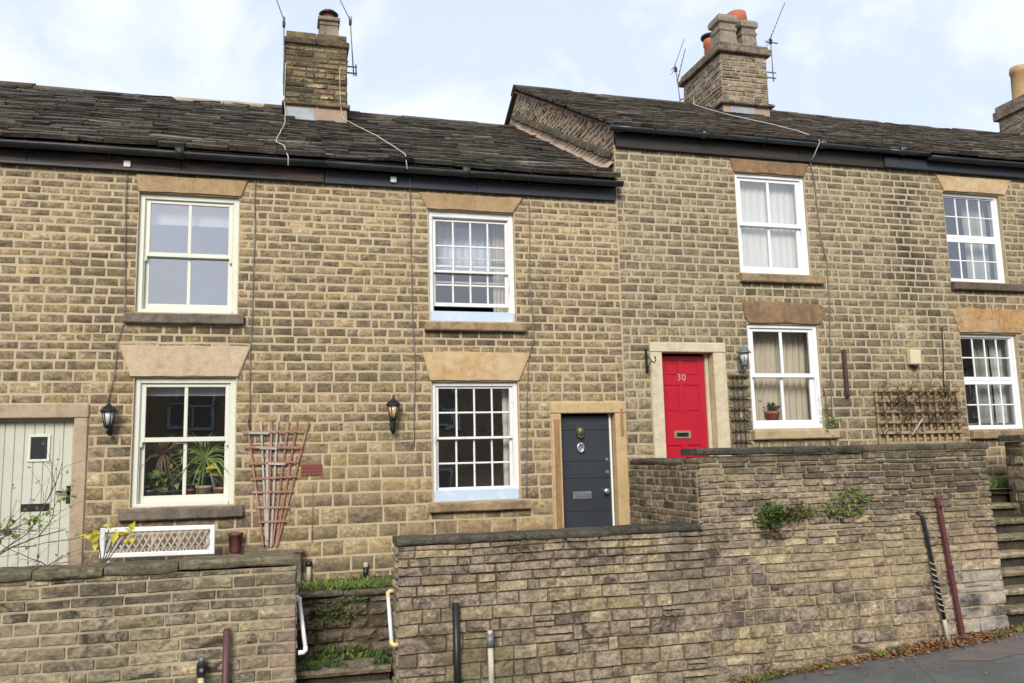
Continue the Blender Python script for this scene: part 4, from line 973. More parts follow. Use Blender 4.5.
# ------------------------------------------------------------------ wall fittings
def lantern(label, x, z, style):
    t = thing('wall_lantern', label, 'wall lantern', (x, 0, z), 'wall lanterns beside the doors')
    y = -.15; k = .95
    met = 'zinc' if style == 'zinc' else 'black'
    m = MB(); m.box(x - .03, x + .03, -.03, .0, z - .17, z + .03, .008)
    m.tube([(x, -.02, z - .12), (x, -.08, z - .17), (x, y, z - .15), (x, y, z - .08)], .014, 8); m.lathe([(.02, -.10), (.045, -.085), (.055, -.06), (.05, -.05)], (x, y, z), 6)
    if style == 'amber': m.lathe([(.012, -.27), (.035, -.22), (.045, -.15), (.03, -.1)], (x, y + .04, z), 8)
    m.build('bracket', met, t)
    m = MB(); m.lathe([(.042, -.05), (.07, .10)], (x, y, z), 6); m.build('lamp_glass', 'lamp_amber' if style == 'amber' else 'lamp_glass', t)
    m = MB()
    for i in range(6):
        a = 2 * math.pi * i / 6; m.tube([(x + .045 * math.cos(a), y + .045 * math.sin(a), z - .05), (x + .073 * math.cos(a), y + .073 * math.sin(a), z + .10)], .006, 5)
    m.build('cage', met, t)
    m = MB(); m.lathe([(.105, .095), (.10, .105), (.06, .15), (.03, .165), (.03, .175), (.012, .19), (.016, .205), (.004, .235)], (x, y, z), 6 if style != 'zinc' else 12); m.build('lamp_cap', met, t)
    return t
lantern('black six sided lantern with clear glass, beside the pale green plank door', -1.90, .57, 'clear')
lantern('black scrolled lantern with amber glass, on bare wall left of the lower many paned window', 1.42, .62, 'amber')
lantern('grey metal lantern above the narrow ladder trellis right of the red door', 6.46, 1.34, 'zinc')
t = thing('hanging_bracket', 'black iron hanging basket bracket left of the red door', 'bracket', (5.0, 0, 1.35))
m = MB(); m.box(4.975, 5.01, -.03, -.012, 1.16, 1.50, .004); m.build('back_plate', 'black', t)
m = MB(); pts = [(4.995, -.03, 1.46)] 
m.tube([(4.995, -.02, 1.40), (5.0, -.09, 1.37), (5.0, -.18, 1.30), (5.0, -.26, 1.27), (5.0, -.31, 1.30), (5.0, -.30, 1.35), (5.0, -.27, 1.34)], .008, 6)
m.tube([(4.995, -.02, 1.22), (5.0, -.08, 1.25), (5.0, -.17, 1.31)], .007, 6); m.tube([(5.0, -.05, 1.25), (5.0, -.08, 1.21), (5.0, -.06, 1.18), (5.0, -.03, 1.2)], .006, 6); m.build('scroll_arm', 'black', t)
# fan trellis
t = thing('fan_trellis', 'reddish fan shaped wooden trellis with bleached slats on the wall', 'trellis', (-.05, -.04, -.98))
m = MB(); m2 = MB(); y = -.035
zt, zb = .56, -.98
for i in range(7):
    f = i / 6; xt = -.37 + .74 * f + R.uniform(-.02, .02); xb = -.14 + .16 * f + R.uniform(-.01, .01)
    m = MB(); pale = i in (1, 3)
    m.bar((xt + (.05 if i in (1, 2) else 0), y + .001 * i, zt + R.uniform(-.04, .02)), (xb, y + .001 * i, zb + R.uniform(0, .03)), .022, .012, (0, 1, 0))
    o = m.build('upright', 'trellis_bare' if pale else 'trellis_red', t)
    if pale: o['label'] = 'bleached pale upright'
m = MB(); m.bar((-.115, y - .008, .2), (-.10, y - .008, -.9), .03, .012, (0, 1, 0)); m.build('upright', 'trellis_bare', t)['label'] = 'broad bleached upright'
for k, (z, w) in enumerate(((.40, .36), (.215, .33), (.03, .29), (-.15, .25), (-.33, .215), (-.51, .175), (-.69, .14))):
    cx_ = -.03 - .02 * k / 6; m = MB()
    m.bar((cx_ - w - R.uniform(0, .03), y - .014, z + R.uniform(-.012, .012)), (cx_ + w + R.uniform(0, .03), y - .014, z + R.uniform(-.012, .012)), .024, .010, (0, 1, 0)); m.build('cross_slat', 'trellis_red', t)
for xa, xb, z in ((-.34, -.1, .4), (-.2, .0, .21), (-.1, .1, .02)):
    m = MB(); m.bar((xa, y - .021, z), (xb, y - .021, z - .01), .025, .008, (0, 1, 0)); m.build('cross_slat', 'trellis_bare', t)['label'] = 'bleached grey slat piece'
m = MB(); m.box(-.36, .33, -.16, -.02, -1.06, -1.02, .012); m.box(-.34, .30, -.15, -.02, base_zL, -1.062, .01); tag(m.build('stone_ledge', 'sill_grey', None, (0, -.08, base_zL)), 'low grey stone ledge at the foot of the fan trellis', 'ledge')
# ladder trellis
t = thing('ladder_trellis', 'narrow grey green ladder trellis between the red door and its window', 'trellis', (6.40, -.04, -.1))
for x in (6.33, 6.40, 6.48):
    m = MB(); m.bar((x, -.03, 1.13), (x + .0, -.03, -.35), .016, .012, (0, 1, 0)); m.build('upright', 'trellis_green', t)
for k in range(9): 
    z = 1.12 - .155 * k; m = MB(); m.box(6.245, 6.555, -.085, -.037, z - .012, z + .012, .005, lambda x, y, zz: (x, y, zz + .012 * N3(x * 9, zz * 3))); m.build('rung', 'trellis_green', t)
# square lattice trellis
t = thing('lattice_trellis', 'tan square lattice trellis panel on the wall left of the grid windows', 'trellis', (9.5, -.05, .12))
x0, x1, z0, z1 = 8.72, 10.20, .10, .90
for i in range(12): 
    m = MB(); x = x0 + (x1 - x0) * i / 11; m.box(x - .022, x + .022, -.055, -.035, z0 - .02, z1 + .02, .004); m.build('upright', 'trellis_tan', t)
for i in range(6):
    m = MB(); z = z0 + (z1 - z0) * i / 5; m.box(x0 - .04, x1 + .04, -.078, -.0555, z - .022, z + .022, .004); m.build('cross_slat', 'trellis_tan', t)
# creeper on it
t = thing('climbing_plant', 'withered leafless climber straggling over the tan lattice trellis', 'plant', (9.5, -.1, .1))
m = MB()
for i in range(58):
    x = R.uniform(8.75, 10.15); z = R.uniform(.2, .75); p = [(x, -.09, z)]
    for k in range(5): x += R.uniform(-.16, .16); z += R.uniform(-.02, .17); p.append((x, -.07 - R.uniform(0, .06), min(z, 1.35)))
    m.tube(p, .007, 5, .003)
m.build('stem', 'twig', t); m = MB()
for i in range(9): leaves(m, (R.uniform(9.0, 10.1), -.11, R.uniform(.62, .95)), 12, (.1, .025, .07), .055)
for i in range(4): leaves(m, (R.uniform(9.0, 9.9), -.11, R.uniform(.3, .6)), 9, (.12, .02, .08), .05)
m.build('dead_leaves', 'leaf_dry', t); m = MB()
leaves(m, (9.95, -.11, .92), 26, (.07, .03, .05), .05); leaves(m, (9.6, -.1, .5), 8, (.2, .02, .1), .04); m.build('foliage', 'leaf_green', t)
m = MB(); m.bar((9.25, -.10, .22), (9.42, -.11, .42), .02, .015, (0, 1, 0)); m.bar((9.42, -.11, .42), (9.46, -.11, .46), .018, .012, (0, 1, 0)); m.build('bare_stick', 'trellis_bare', t)
# cream floodlight box and rusty timber strip
m = MB(); m.box(9.345, 9.535, -.12, -.01, 1.29, 1.52, .015); t = thing('floodlight', 'cream plastic light box on the wall above the lattice trellis', 'wall light', (9.44, 0, 1.29)); m.build('housing', 'box_cream', t)
m = MB(); m.lathe([(.045, 0), (.05, -.03), (.02, -.06)], (9.45, -.06, 1.29), 12); m.build('sensor', 'black', t)
m = MB(); m.box(8.19, 8.245, -.06, -.01, .80, 1.52, .006, lambda x, y, z: (x + .006 * N3(z * 4), y, z)); m.box(8.19, 8.24, -.09, -.06, .82, .90, .006)
tag(m.build('timber_strip', 'rust_timber', None, (8.21, -.03, .80)), 'dark rusty upright strip fixed to the wall right of the red door window', 'strip')
t = thing('wall_plant', 'small yellowing plant at the wall right of the sill below the cream curtain window', 'plant', (7.85, -.05, .2))
m = MB(); leaves(m, (7.83, -.06, .55), 30, (.05, .02, .16), .05); leaves(m, (7.9, -.06, .36), 34, (.08, .025, .09), .06); m.build('foliage', 'leaf_bright', t)
m = MB(); m.tube([(7.86, -.04, -.3), (7.86, -.05, .3), (7.83, -.05, .8), (7.80, -.03, 1.0)], .006, 5); m.tube([(7.86, -.05, .2), (7.95, -.05, .5)], .005, 5); m.build('stem', 'twig', t)
# stub pipes at the wall foot
for x, c, lab in ((.395, 'pole_pale', 'short pale waste pipe stub with a black top, low on the wall above the steps'), (1.08, 'black', 'short black vent stub with a pale top, low on the wall above the steps')):
    t = thing('pipe_stub', lab, 'pipe', (x, -.06, -1.4)); m = MB(); m.tube([(x, -.06, -1.42), (x, -.06, -1.23 if c != 'black' else -1.28)], .028 if c != 'black' else .032, 10); m.build('pipe', c, t)
    m = MB(); z = -1.23 if c != 'black' else -1.28; q = 1 if c != 'black' else .7; m.lathe([(.034 * q, 0), (.042 * q, .01), (.042 * q, .05), (.03 * q, .06)], (x, -.06, z), 10); m.build('pipe_top', 'black' if c != 'black' else 'pole_pale', t)

# ------------------------------------------------------------------ ground, road, gardens
def zroad(x): 
    c = max(-40, min(40, x)); return -2.91 + .0728 * c
def sheet(name, xs, ys, zf, mat, kind='structure'):
    m = MB(); ids = [[m.vert((x, y, zf(x, y))) for x in xs] for y in ys]
    for a, b in zip(ids, ids[1:]):
        for i in range(len(xs) - 1): m.face([a[i], a[i + 1], b[i + 1], b[i]], True)
    return tag(m.build(name, mat), kind=kind)
far = [-900, -300, -120, -60, -40, -20, 0, 20, 40, 60, 120, 300, 900]
sheet('ground', far, [-900, -300, -100, -50, -30, -16, -2, 2, 12, 30, 100, 300, 900], lambda x, y: zroad(x) - .06, 'ground')
xs = [-40 + i for i in range(81)]; ys = [-13.5 + .5 * i for i in range(24)] + [-1.7]
sheet('road', xs, ys, lambda x, y: zroad(x), 'asphalt')
m = MB(); out = [(7.35, -2.62), (7.75, -2.36), (8.3, -2.28), (9.0, -2.2), (9.8, -2.3), (9.9, -2.9), (9.3, -3.2), (8.5, -3.12), (8.1, -2.82), (7.7, -2.86)]
m.poly([(x + R.uniform(-.03, .03), y, zroad(x) + .005) for x, y in out]); tag(m.build('road_patch', 'asphalt_patch'), kind='structure')
sheet('garden_soil', [-6.4 + .5 * i for i in range(13)] + [.05], [-1.75, -1.3, -.8, -.4, .05], lambda x, y: base_zL + .03 * N3(x * 2, y * 2), 'soil').name = 'garden_soil'
sheet('garden_soil', [.05, .4, .8, 1.2, 2, 3, 4, 4.62], [-1.0, -.6, -.3, .05], lambda x, y: -1.40 + .02 * N3(x * 2, y * 2), 'soil')
sheet('garden_soil', [1.5, 2, 3, 4, 4.62], [-1.75, -1.4, -1.0], lambda x, y: -1.40 + .02 * N3(x * 2, y * 2), 'soil')
sheet('garden_soil', [4.7, 5.5, 6.5, 7.5, 8.72], [-1.75, -1.2, -.6, .05], lambda x, y: -.52 + .02 * N3(x * 2, y * 2), 'soil')
sheet('garden_soil', [8.7, 9.5, 10.5, 12, 14, 17.4], [-.75, -.4, .05], lambda x, y: -.60 + .02 * N3(x * 2, y * 2), 'soil')

# ------------------------------------------------------------------ garden walls
def coping_run(x0, x1, y0, y1, z, th, mat, parent, lens=(.7, 1.3), slope=0, name='coping', along='x'):
    m = MB(); x = x0
    while x < x1 - .02:
        w = R.uniform(*lens); b = x1 if x + w > x1 - lens[0] * .6 else x + w
        m.cc = rnd_tone(); dz = R.uniform(-.012, .012); n = max(2, int((b - x) / .15)); oy = R.uniform(-.015, .015)
        rows = []
        for i in range(n + 1):
            u = x + .006 + (b - x - .012) * i / n
            q = lambda k: .011 * N3(u * 6, k * 3.7, z) + (0 if 0 < i < n else 0)
            e = .012 if i in (0, n) else 0
            prof = [(y1, z + dz + q(1)), (y0 + oy + .01 + e, z + dz + q(2)), (y0 + oy + e + q(3), z + dz + .02), (y0 + oy + e + q(3), z + th + dz - .028 - e), (y0 + oy + .022 + e, z + th + dz + q(4) - e * .5), (y1, z + th + dz + q(5))]
            rows.append([m.vert((u, a, c) if along == 'x' else (a, u, c)) for a, c in prof])
        for a, c in zip(rows, rows[1:]):
            for i in range(6): m.face([a[i], a[(i + 1) % 6], c[(i + 1) % 6], c[i]])
        m.face(rows[0][::-1]); m.face(rows[-1]); x = b
    return m.build(name, mat, parent)
def core(m, x0, x1, y0, y1, z0, z1, e=.004):
    mi = m.mi; m.mi = 1; m.box(x0 + e, x1 - e, y0 + e, y1 - e, z0, z1 - e, .001); m.mi = mi
YW = -1.98
# left wall
wl = thing('garden_wall', 'low stone garden wall at left with pale mortar stripes, in front of the pale green door', 'garden wall', (-2.5, YW, zroad(-2.5)))
m = MB(); core(m, -6.4, .20, YW, YW + .34, -3.6, -1.0)
tl = lambda u, v: (min(1, max(0, R.gauss(.48, .22))), R.random() ** 1.6, R.random())
masonry(m, (0, YW, 0), (1, 0, 0), (0, 0, 1), (0, -1, 0), -6.4, .21, -3.6, -1.0, lambda v: .112 if v > -1.5 else .125, lambda v: (.2, .48), joint=.021, perp=.013, proud=.013, rough=.0085, bev=.009, skew=.004, wave=.008, hj=.14, split=.02, tone=tl, quoin=True, detail=.06)
masonry(m, (.20, YW, 0), (0, 1, 0), (0, 0, 1), (1, 0, 0), 0, .34, -3.2, -1.0, lambda v: .10, lambda v: (.2, .3), joint=.018, proud=.02, rough=.01, bev=.014, tone=tl)
m.build('stonework', ['stone_garden_left', 'mortar_pale'], wl)
coping_run(-6.4, .18, YW - .04, YW + .38, -.995, .085, 'coping_left', wl, (.6, 1.2))
# middle wall
wm = thing('garden_wall', 'stone garden wall with thin dark coping below the dark blue door', 'garden wall', (2.9, YW, zroad(2.9)))
m = MB(); core(m, 1.22, 4.70, YW, YW + .34, -3.2, -.87)
tg = lambda u, v: (min(1, max(0, R.gauss(.48, .17))), R.random() ** 2.0, R.random())
cm = lambda v: .075 if v > -1.05 else (.095 if v > -1.5 else (.118 if v > -1.9 else .15))
masonry(m, (1.22, YW + .34, 0), (0, -1, 0), (0, 0, 1), (-1, 0, 0), 0, .345, -3.0, -.87, cm, lambda v: (.2, .34), joint=.013, proud=.028, rough=.012, bev=.02, tone=tg)
mmid = m
coping_run(1.205, 4.76, YW - .035, YW + .37, -.865, .072, 'coping', wm, (.8, 1.5))
# high wall
wh = thing('garden_wall', 'tall stone retaining wall with sandy joints below the red door', 'garden wall', (6.8, YW, zroad(6.8)))
m = MB(); core(m, 4.703, 8.70, YW, YW + .34, -2.9, -.02)
edge = lambda v: 8.73 + .055 * max(0, min(2.4, -v))
def th(u, v):
    k = .07 if v < -.75 else (-.10 if v < -.3 else -.2)
    if u > 8.0 and v < -1.1: k += .18
    if u > 7.0 and v > -.7: k -= .12
    return (min(1, max(0, R.gauss(.48 + k, .19))), R.random() ** 1.8, R.random() * (1.0 if v < -.5 else 1.3))
chh = lambda v: .07 if v > -.45 else (.085 if v > -.8 else (.12 if v > -1.5 else .16))
kwh = dict(joint=lambda u, v: .007 if u < 4.6 else .0115, rough=.009, bev=.011, skew=.006, wave=.012, quoin=True, detail=.06)
masonry(lambda u, v: mmid if u < 4.8 else m, (0, YW, 0), (1, 0, 0), (0, 0, 1), (0, -1, 0), 1.215, edge, -3.2, -.86, lambda v: .082 if v > -1.1 else (.112 if v > -1.6 else .15), lambda v: (.17, .44), tone=lambda u, v: tg(u, v) if u < 4.8 else th(u, v), proud=.028, split=.10, **kwh)
masonry(m, (0, YW, 0), (1, 0, 0), (0, 0, 1), (0, -1, 0), 4.67, edge, -.86, -.02, lambda v: .07 if v > -.5 else .085, lambda v: (.17, .44), tone=th, proud=.026, split=.1, **kwh)
mmid.build('stonework', ['stone_garden', 'mortar_dark'], wm)
m.mi = 1; m.prism([(8.68, YW + .004, -.03), (8.70, YW + .004, -.03), (8.835, YW + .004, -2.4), (8.835, YW + .004, -2.9), (8.68, YW + .004, -2.9)], (0, .33, 0)); m.mi = 0
masonry(m, (4.70, YW + .34, 0), (0, -1, 0), (0, 0, 1), (-1, 0, 0), 0, .345, -.11, -.02, chh, lambda v: (.2, .34), joint=.013, proud=.022, rough=.012, bev=.02, tone=th)
m.build('stonework', ['stone_garden', 'mortar_sand'], wh)
coping_run(4.66, 8.76, YW - .05, YW + .38, -.02, .085, 'coping', wh, (.8, 1.4))
# dividing wall between the two front gardens
wd = thing('garden_wall', 'soot stained dividing wall running back between the blue door and the red door', 'garden wall', (4.7, -.9, base_zL))
m = MB(); core(m, 4.665, 4.96, YW + .03, -.012, -2.6, -.11)
masonry(m, (4.665, -.012, 0), (0, -1, 0), (0, 0, 1), (-1, 0, 0), 0, 1.955, -1.5, -.11, lambda v: .085, lambda v: (.13, .3), joint=.014, proud=.014, rough=.008, bev=.012, skew=.006, detail=.09)
m.build('stonework', ['stone_side', 'mortar_sand'], wd)
coping_run(YW + .36, -.05, 4.64, 5.0, -.11, .07, 'coping', wd, (.5, .8), along='y')
# retaining wall behind the left steps
wr_ = thing('retaining_wall', 'dark mossy rubble wall with ferns at the head of the left steps', 'retaining wall', (.7, -1.05, -2.1))
m = MB(); core(m, .20, 1.5, -1.05, -.75, -2.6, -1.47)
masonry(m, (0, -1.05, 0), (1, 0, 0), (0, 0, 1), (0, -1, 0), -.05, 1.5, -2.6, -1.46, lambda v: .125, lambda v: (.2, .42), joint=.012, proud=.04, rough=.022, bev=.026, skew=.016, wave=.02, tone=lambda u, v: (min(1, max(0, R.gauss(.45, .25))), R.random(), R.random()), detail=.06)
m.build('stonework', ['stone_side', 'mortar_dark'], wr_); coping_run(-.05, 1.5, -1.10, -.75, -1.46, .07, 'coping', wr_, (.5, .9))
# wall beyond the right steps
wp = thing('garden_wall', 'dark stone garden wall at the far right behind the right hand steps', 'garden wall', (12, -1.0, -2))
m = MB(); core(m, 10.36, 17.4, -1.0, -.68, -2.6, .08)
masonry(m, (0, -1.0, 0), (1, 0, 0), (0, 0, 1), (0, -1, 0), 10.35, 17.4, -2.6, .08, lambda v: .17, lambda v: (.25, .5), joint=.015, proud=.018, rough=.015, bev=.02, skew=.01, wave=.02, quoin=True, tone=lambda u, v: rnd_tone(-.05))
masonry(m, (10.36, -.68, 0), (0, -1, 0), (0, 0, 1), (-1, 0, 0), 0, .32, -1.3, .08, lambda v: .17, lambda v: (.2, .32), joint=.015, proud=.015, rough=.015, bev=.02)
m.build('stonework', ['stone_side', 'mortar_dark'], wp); coping_run(10.30, 17.4, -1.05, -.64, .08, .085, 'coping', wp)

# ------------------------------------------------------------------ steps
def step_run(label, x0, x1, treads, mat):
    t = thing('stone_steps', label, 'steps', ((x0 + x1) / 2, treads[0][0], treads[0][2] - .2))
    for (ya, yb, z, h) in treads:
        m = MB(); n = 2 if x1 - x0 > 1.4 else 1
        for i in range(n):
            a, b = x0 + (x1 - x0) * i / n, x0 + (x1 - x0) * (i + 1) / n
            m.cc = rnd_tone(.25, .7); k = 10
            prof0 = lambda u: [(yb, z - .075), (ya - .03, z - .07 + .008 * N3(u * 4, 9, z)), (ya - .045 + .018 * N3(u * 5, 2, z), z - .035), (ya - .02 + .012 * N3(u * 5, 4, z), z - .004 + .014 * N3(u * 3, 3, z)), (ya + .10, z - .012 * abs(N3(u * 2, 7, z))), (yb, z + .006 * N3(u * 4, 5, z))]
            rows = [[m.vert((a + .003 + (b - a - .006) * q / k, y, zz)) for y, zz in prof0(a + (b - a) * q / k)] for q in range(k + 1)]
            for p, q in zip(rows, rows[1:]):
                for j in range(6): m.face([p[j], p[(j + 1) % 6], q[(j + 1) % 6], q[j]])
            m.face(rows[0][::-1]); m.face(rows[-1])
        st = m.build('step', mat, t)
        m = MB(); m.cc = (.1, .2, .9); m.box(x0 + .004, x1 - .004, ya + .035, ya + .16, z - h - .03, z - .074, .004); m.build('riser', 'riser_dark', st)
    return t
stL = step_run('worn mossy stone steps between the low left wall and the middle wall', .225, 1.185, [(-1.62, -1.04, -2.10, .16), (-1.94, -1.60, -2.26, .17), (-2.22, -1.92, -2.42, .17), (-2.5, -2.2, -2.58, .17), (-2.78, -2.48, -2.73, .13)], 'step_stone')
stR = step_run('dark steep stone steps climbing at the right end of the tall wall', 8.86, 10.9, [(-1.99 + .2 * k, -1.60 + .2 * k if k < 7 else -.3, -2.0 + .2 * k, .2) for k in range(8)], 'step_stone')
# handrails
for x, s, lab, col in ((.255, -1, 'white bent pipe handrail on the left side of the steps', 'rail_white'), (1.155, 1, 'white handrail with yellowed ends on the right side of the steps', 'rail_cream')):
    t = thing('handrail', lab, 'handrail', (x, -1.8, -1.9)); rx = x + (.0 if s < 0 else .0)
    p0, p1 = (rx + (.045 if s < 0 else 0), -1.93, -1.80), (rx - (.01 if s < 0 else 0), -1.68, -1.40)
    m = MB(); m.tube([p0, p1], .021, 10); m.build('rail', 'rail_white', t)
    for (px, py, pz), q in ((p0, -1), (p1, 1)):
        m = MB(); m.tube([(px, py - .002 * q, pz - .004 * q), (px, py + .02 * q, pz + .03 * q), (px + s * .022, py + .03 * q, pz + .045 * q), (px + s * .07, py + .03 * q, pz + .045 * q)], .0235, 10); m.build('rail_end', col, t)

# ------------------------------------------------------------------ poles by the walls
def pole(label, name, cat, parts, loc):
    t = thing(name, label, cat, loc)
    for nm, mat, pts, r in parts:
        m = MB(); m.tube(pts, r, 12); m.build(nm, mat, t)
    return t
yp = YW - .09
pole('black pipe standing against the middle wall, nearest the steps', 'pipe_post', 'pipe', [('pipe', 'black', [(1.815, yp, zroad(1.8)), (1.80, yp, -1.455)], .038)], (1.8, yp, zroad(1.8)))
pole('short pale pipe with a grey collar in front of the middle wall', 'pipe_post', 'pipe', [('pipe', 'pole_pale', [(2.17, yp, zroad(2.1)), (2.16, yp, -1.86)], .030), ('collar', 'zinc', [(2.16, yp, -1.92), (2.16, yp, -1.80)], .040), ('collar_top', 'pole_pale', [(2.16, yp, -1.80), (2.16, yp, -1.755)], .028)], (2.16, yp, zroad(2.1)))
pole('maroon painted pipe standing against the low left wall', 'pipe_post', 'pipe', [('pipe', 'maroon', [(-.45, yp, zroad(-.4)), (-.44, yp, -1.56)], .035), ('pipe_top', 'maroon', [(-.44, yp, -1.565), (-.44, yp, -1.545)], .028)], (-.45, yp, zroad(-.4)))
pole('pale post with a black square head low in front of the left wall', 'marker_post', 'post', [('post', 'pole_yellow', [(-.665, yp, zroad(-.6)), (-.665, yp, -1.97)], .028), ('post_tip', 'zinc', [(-.665, yp, -1.84), (-.665, yp, -1.79)], .03)], (-.665, yp, zroad(-.6)))
t = bpy.data.objects['marker_post']; m = MB(); m.box(-.705, -.625, yp - .045, yp + .045, -1.97, -1.84, .012); m.build('post_head', 'black', t); m = MB(); m.tube([(-.66, yp - .045, -1.90), (-.66, yp - .052, -1.90)], .018, 10); m.build('head_bolt', 'silver', t)
m = MB(); m.bar((7.90, YW - .055, -.60), (8.05, YW - .10, zroad(8.05) + .05), .05, .04, (0, 1, 0)); t = thing('wall_strip', 'long maroon iron strip fixed upright to the tall wall near its right end', 'strip', (8.05, YW - .08, zroad(8.05))); m.build('strip', 'maroon', t)
m = MB(); 
for f in (.06, .5, .93): m.box(7.90 + .15 * f - .02, 7.90 + .15 * f + .02, YW - .13, YW - .02, -.60 - 1.65 * f - .015, -.60 - 1.65 * f + .015, .004)
m.build('fixing', 'maroon', t)
t = thing('cable_guard', 'black pipe wrapped with a white twisted strip, beside the maroon strip on the tall wall', 'pipe', (7.82, YW - .12, zroad(7.8)))
a, b = Vector((7.665, YW - .05, -.82)), Vector((7.82, YW - .13, zroad(7.8)))
m = MB(); m.tube([a + Vector((-.05, .03, .06)), a, a.lerp(b, .5), a.lerp(b, .80)], .023, 9); m.build('pipe', 'black', t)
m = MB(); 
pts = []
for i in range(90):
    f = .34 + .40 * i / 89; p = a.lerp(b, f); an = i * .62
    pts.append(p + Vector((.028 * math.cos(an), .028 * math.sin(an) - .003, 0)))
m.tube(pts, .0065, 5); m.build('twisted_strip', 'pole_pale', t)
m = MB(); m.tube([a.lerp(b, .80), a.lerp(b, .88), b], .026, 8); m.build('pipe_foot', 'pole_pale', t)

# white framed lattice panel and maroon pot behind the left wall
t = thing('lattice_screen', 'white framed diamond lattice screen lying behind the low left wall', 'lattice screen', (-1.3, -.45, -1.3))
def tilt(x, y, z): return (x, y, z - .012 * (x + 1.3))
x0, x1, z0, z1, y = -1.885, -.675, -.985, -.655, -.45
m = MB(); fr = .052
m.box(x0, x0 + fr, y, y + .05, z0, z1, .006, tilt); m.box(x1 - fr, x1, y, y + .05, z0, z1, .006, tilt); m.box(x0 + fr, x1 - fr, y + .002, y + .05, z0, z0 + fr, .006, tilt); m.box(x0 + fr, x1 - fr, y + .002, y + .05, z1 - fr, z1, .006, tilt)
m.box(x0 + .05, x0 + .10, y + .06, y + .10, base_zL, z1 - .02, .005); m.box(x1 - .10, x1 - .05, y + .06, y + .10, base_zL, z1 - .02, .005); m.build('frame', 'white', t)
m = MB(); H = z1 - z0 - 2 * fr; n = 15
for i in range(-4, n + 1):
    for sg in (1, -1):
        xa = x0 + fr + (x1 - x0 - 2 * fr) * i / n; run = H * .55
        pa, pb = (xa, z0 + fr), (xa + run, z1 - fr)
        if sg < 0: pa, pb = (xa, z1 - fr), (xa + run, z0 + fr)
        lo, hi = x0 + fr, x1 - fr
        t0 = max(0, (lo - pa[0]) / run); t1 = min(1, (hi - pa[0]) / run)
        if t1 - t0 < .1: continue
        A = (pa[0] + run * t0, pa[1] + (pb[1] - pa[1]) * t0); B = (pa[0] + run * t1, pa[1] + (pb[1] - pa[1]) * t1)
        yy = y + (.022 if sg > 0 else .034)
        m.bar(tilt(A[0], yy, A[1]), tilt(B[0], yy, B[1]), .019, .010, (0, 1, 0))
m.build('lattice', 'trellis_bare', t)
m = MB(); m.lathe([(.062, 0), (.07, .02), (.078, .20), (.085, .205), (.085, .235), (.07, .235), (.066, .18)], (-.46, -.12, -1.02), 4, cap=True); m.lathe([(.05, -.48), (.05, 0)], (-.46, -.12, -1.02), 8)
tag(m.build('planter', 'pot_maroon', None, (-.46, -.12, base_zL)), 'tall maroon planter against the wall below the pale green window', 'planter')

# ------------------------------------------------------------------ plants outside
t = thing('bare_shrub', 'straggling nearly leafless shrub in front of the pale green door', 'shrub', (-2.7, -1.1, base_zL))
m = MB(); tips = []
def branch(p, d, L, r, depth):
    pts = [Vector(p)]; d = Vector(d).normalized()
    for k in range(5):
        d = (d + Vector((R.gauss(0, .14), R.gauss(0, .1), R.gauss(.02, .13)))).normalized(); pts.append(pts[-1] + d * L / 5)
    m.tube(pts, r, 5, r * .45)
    if depth:
        for k in range(4 if depth > 1 else 4):
            q = pts[R.randint(1, 5)]; branch(q, d + Vector((R.gauss(0, .6), R.gauss(0, .35), R.gauss(.1, .55))), L * R.uniform(.45, .75), r * .5, depth - 1)
    else: tips.append(pts[-1]); tips.append(pts[3])
for (p, d, L) in (((-3.3, -1.2, -1.3), (.9, .1, .55), 1.1), ((-3.3, -1.1, -1.2), (1, .0, .42), 1.35), ((-3.1, -1.0, -1.4), (.7, .1, .9), .9), ((-3.4, -1.2, -1.0), (1, 0, .15), 1.0), ((-2.9, -1.1, -1.3), (1, 0, .5), .9)): branch(p, d, L, .011, 2)
m.build('branch', 'twig', t); m = MB()
for q in tips:
    if R.random() < .45: leaves(m, q, 2, (.02, .02, .02), .04)
for c in ((-2.70, -1.1, -.60), (-2.62, -1.1, -.64), (-2.38, -1.1, -.50), (-2.15, -1.0, -.28), (-2.9, -1.1, -.72)): leaves(m, c, 14, (.05, .03, .03), .075)
m.build('foliage', 'leaf_bright', t)
t = thing('yellow_leaved_plant', 'small plant with bright yellow leaves at the left end of the lattice panel', 'plant', (-1.7, -1.25, base_zL))
m = MB()
for x, z in ((-1.76, -.66), (-1.66, -.62), (-1.60, -.65), (-1.50, -.70), (-1.55, -.68)): m.tube([(-1.72, -1.25, base_zL), (-1.71, -1.25, -1.0), (x, -1.25, z)], .006, 5)
m.build('stem', 'twig', t); m = MB()
for c in ((-1.80, -1.27, -.67), (-1.74, -1.27, -.70), (-1.66, -1.27, -.615), (-1.60, -1.27, -.64), (-1.55, -1.27, -.68), (-1.50, -1.27, -.74), (-1.49, -1.27, -.68)): leaves(m, c, 4, (.03, .02, .02), .095, .2, .7)
m.build('foliage', 'leaf_yellow', t)
def weed(label, centres, mat, mat2=None, size=.06, name='wall_weed', stems=True, cat='weed', loc=None):
    loc = loc or centres[0][0]
    t = thing(name, label, cat, loc); m = MB(); s = MB(); m2 = MB()
    for c, n, sp in centres:
        leaves(m, c, n, sp, size); 
        if mat2: leaves(m2, (c[0] + .04, c[1], c[2] - .03), n // 2, sp, size)
        for k in range(4): s.tube([(c[0], YW + .02 if stems else c[1], c[2] - sp[2]), (c[0] + R.gauss(0, sp[0]), c[1], c[2] + R.gauss(0, sp[2]))], .005, 5)
    m.build('foliage', mat, t); s.build('stem', 'twig', t)
    if mat2: m2.build('withered_foliage', mat2, t)
    return t
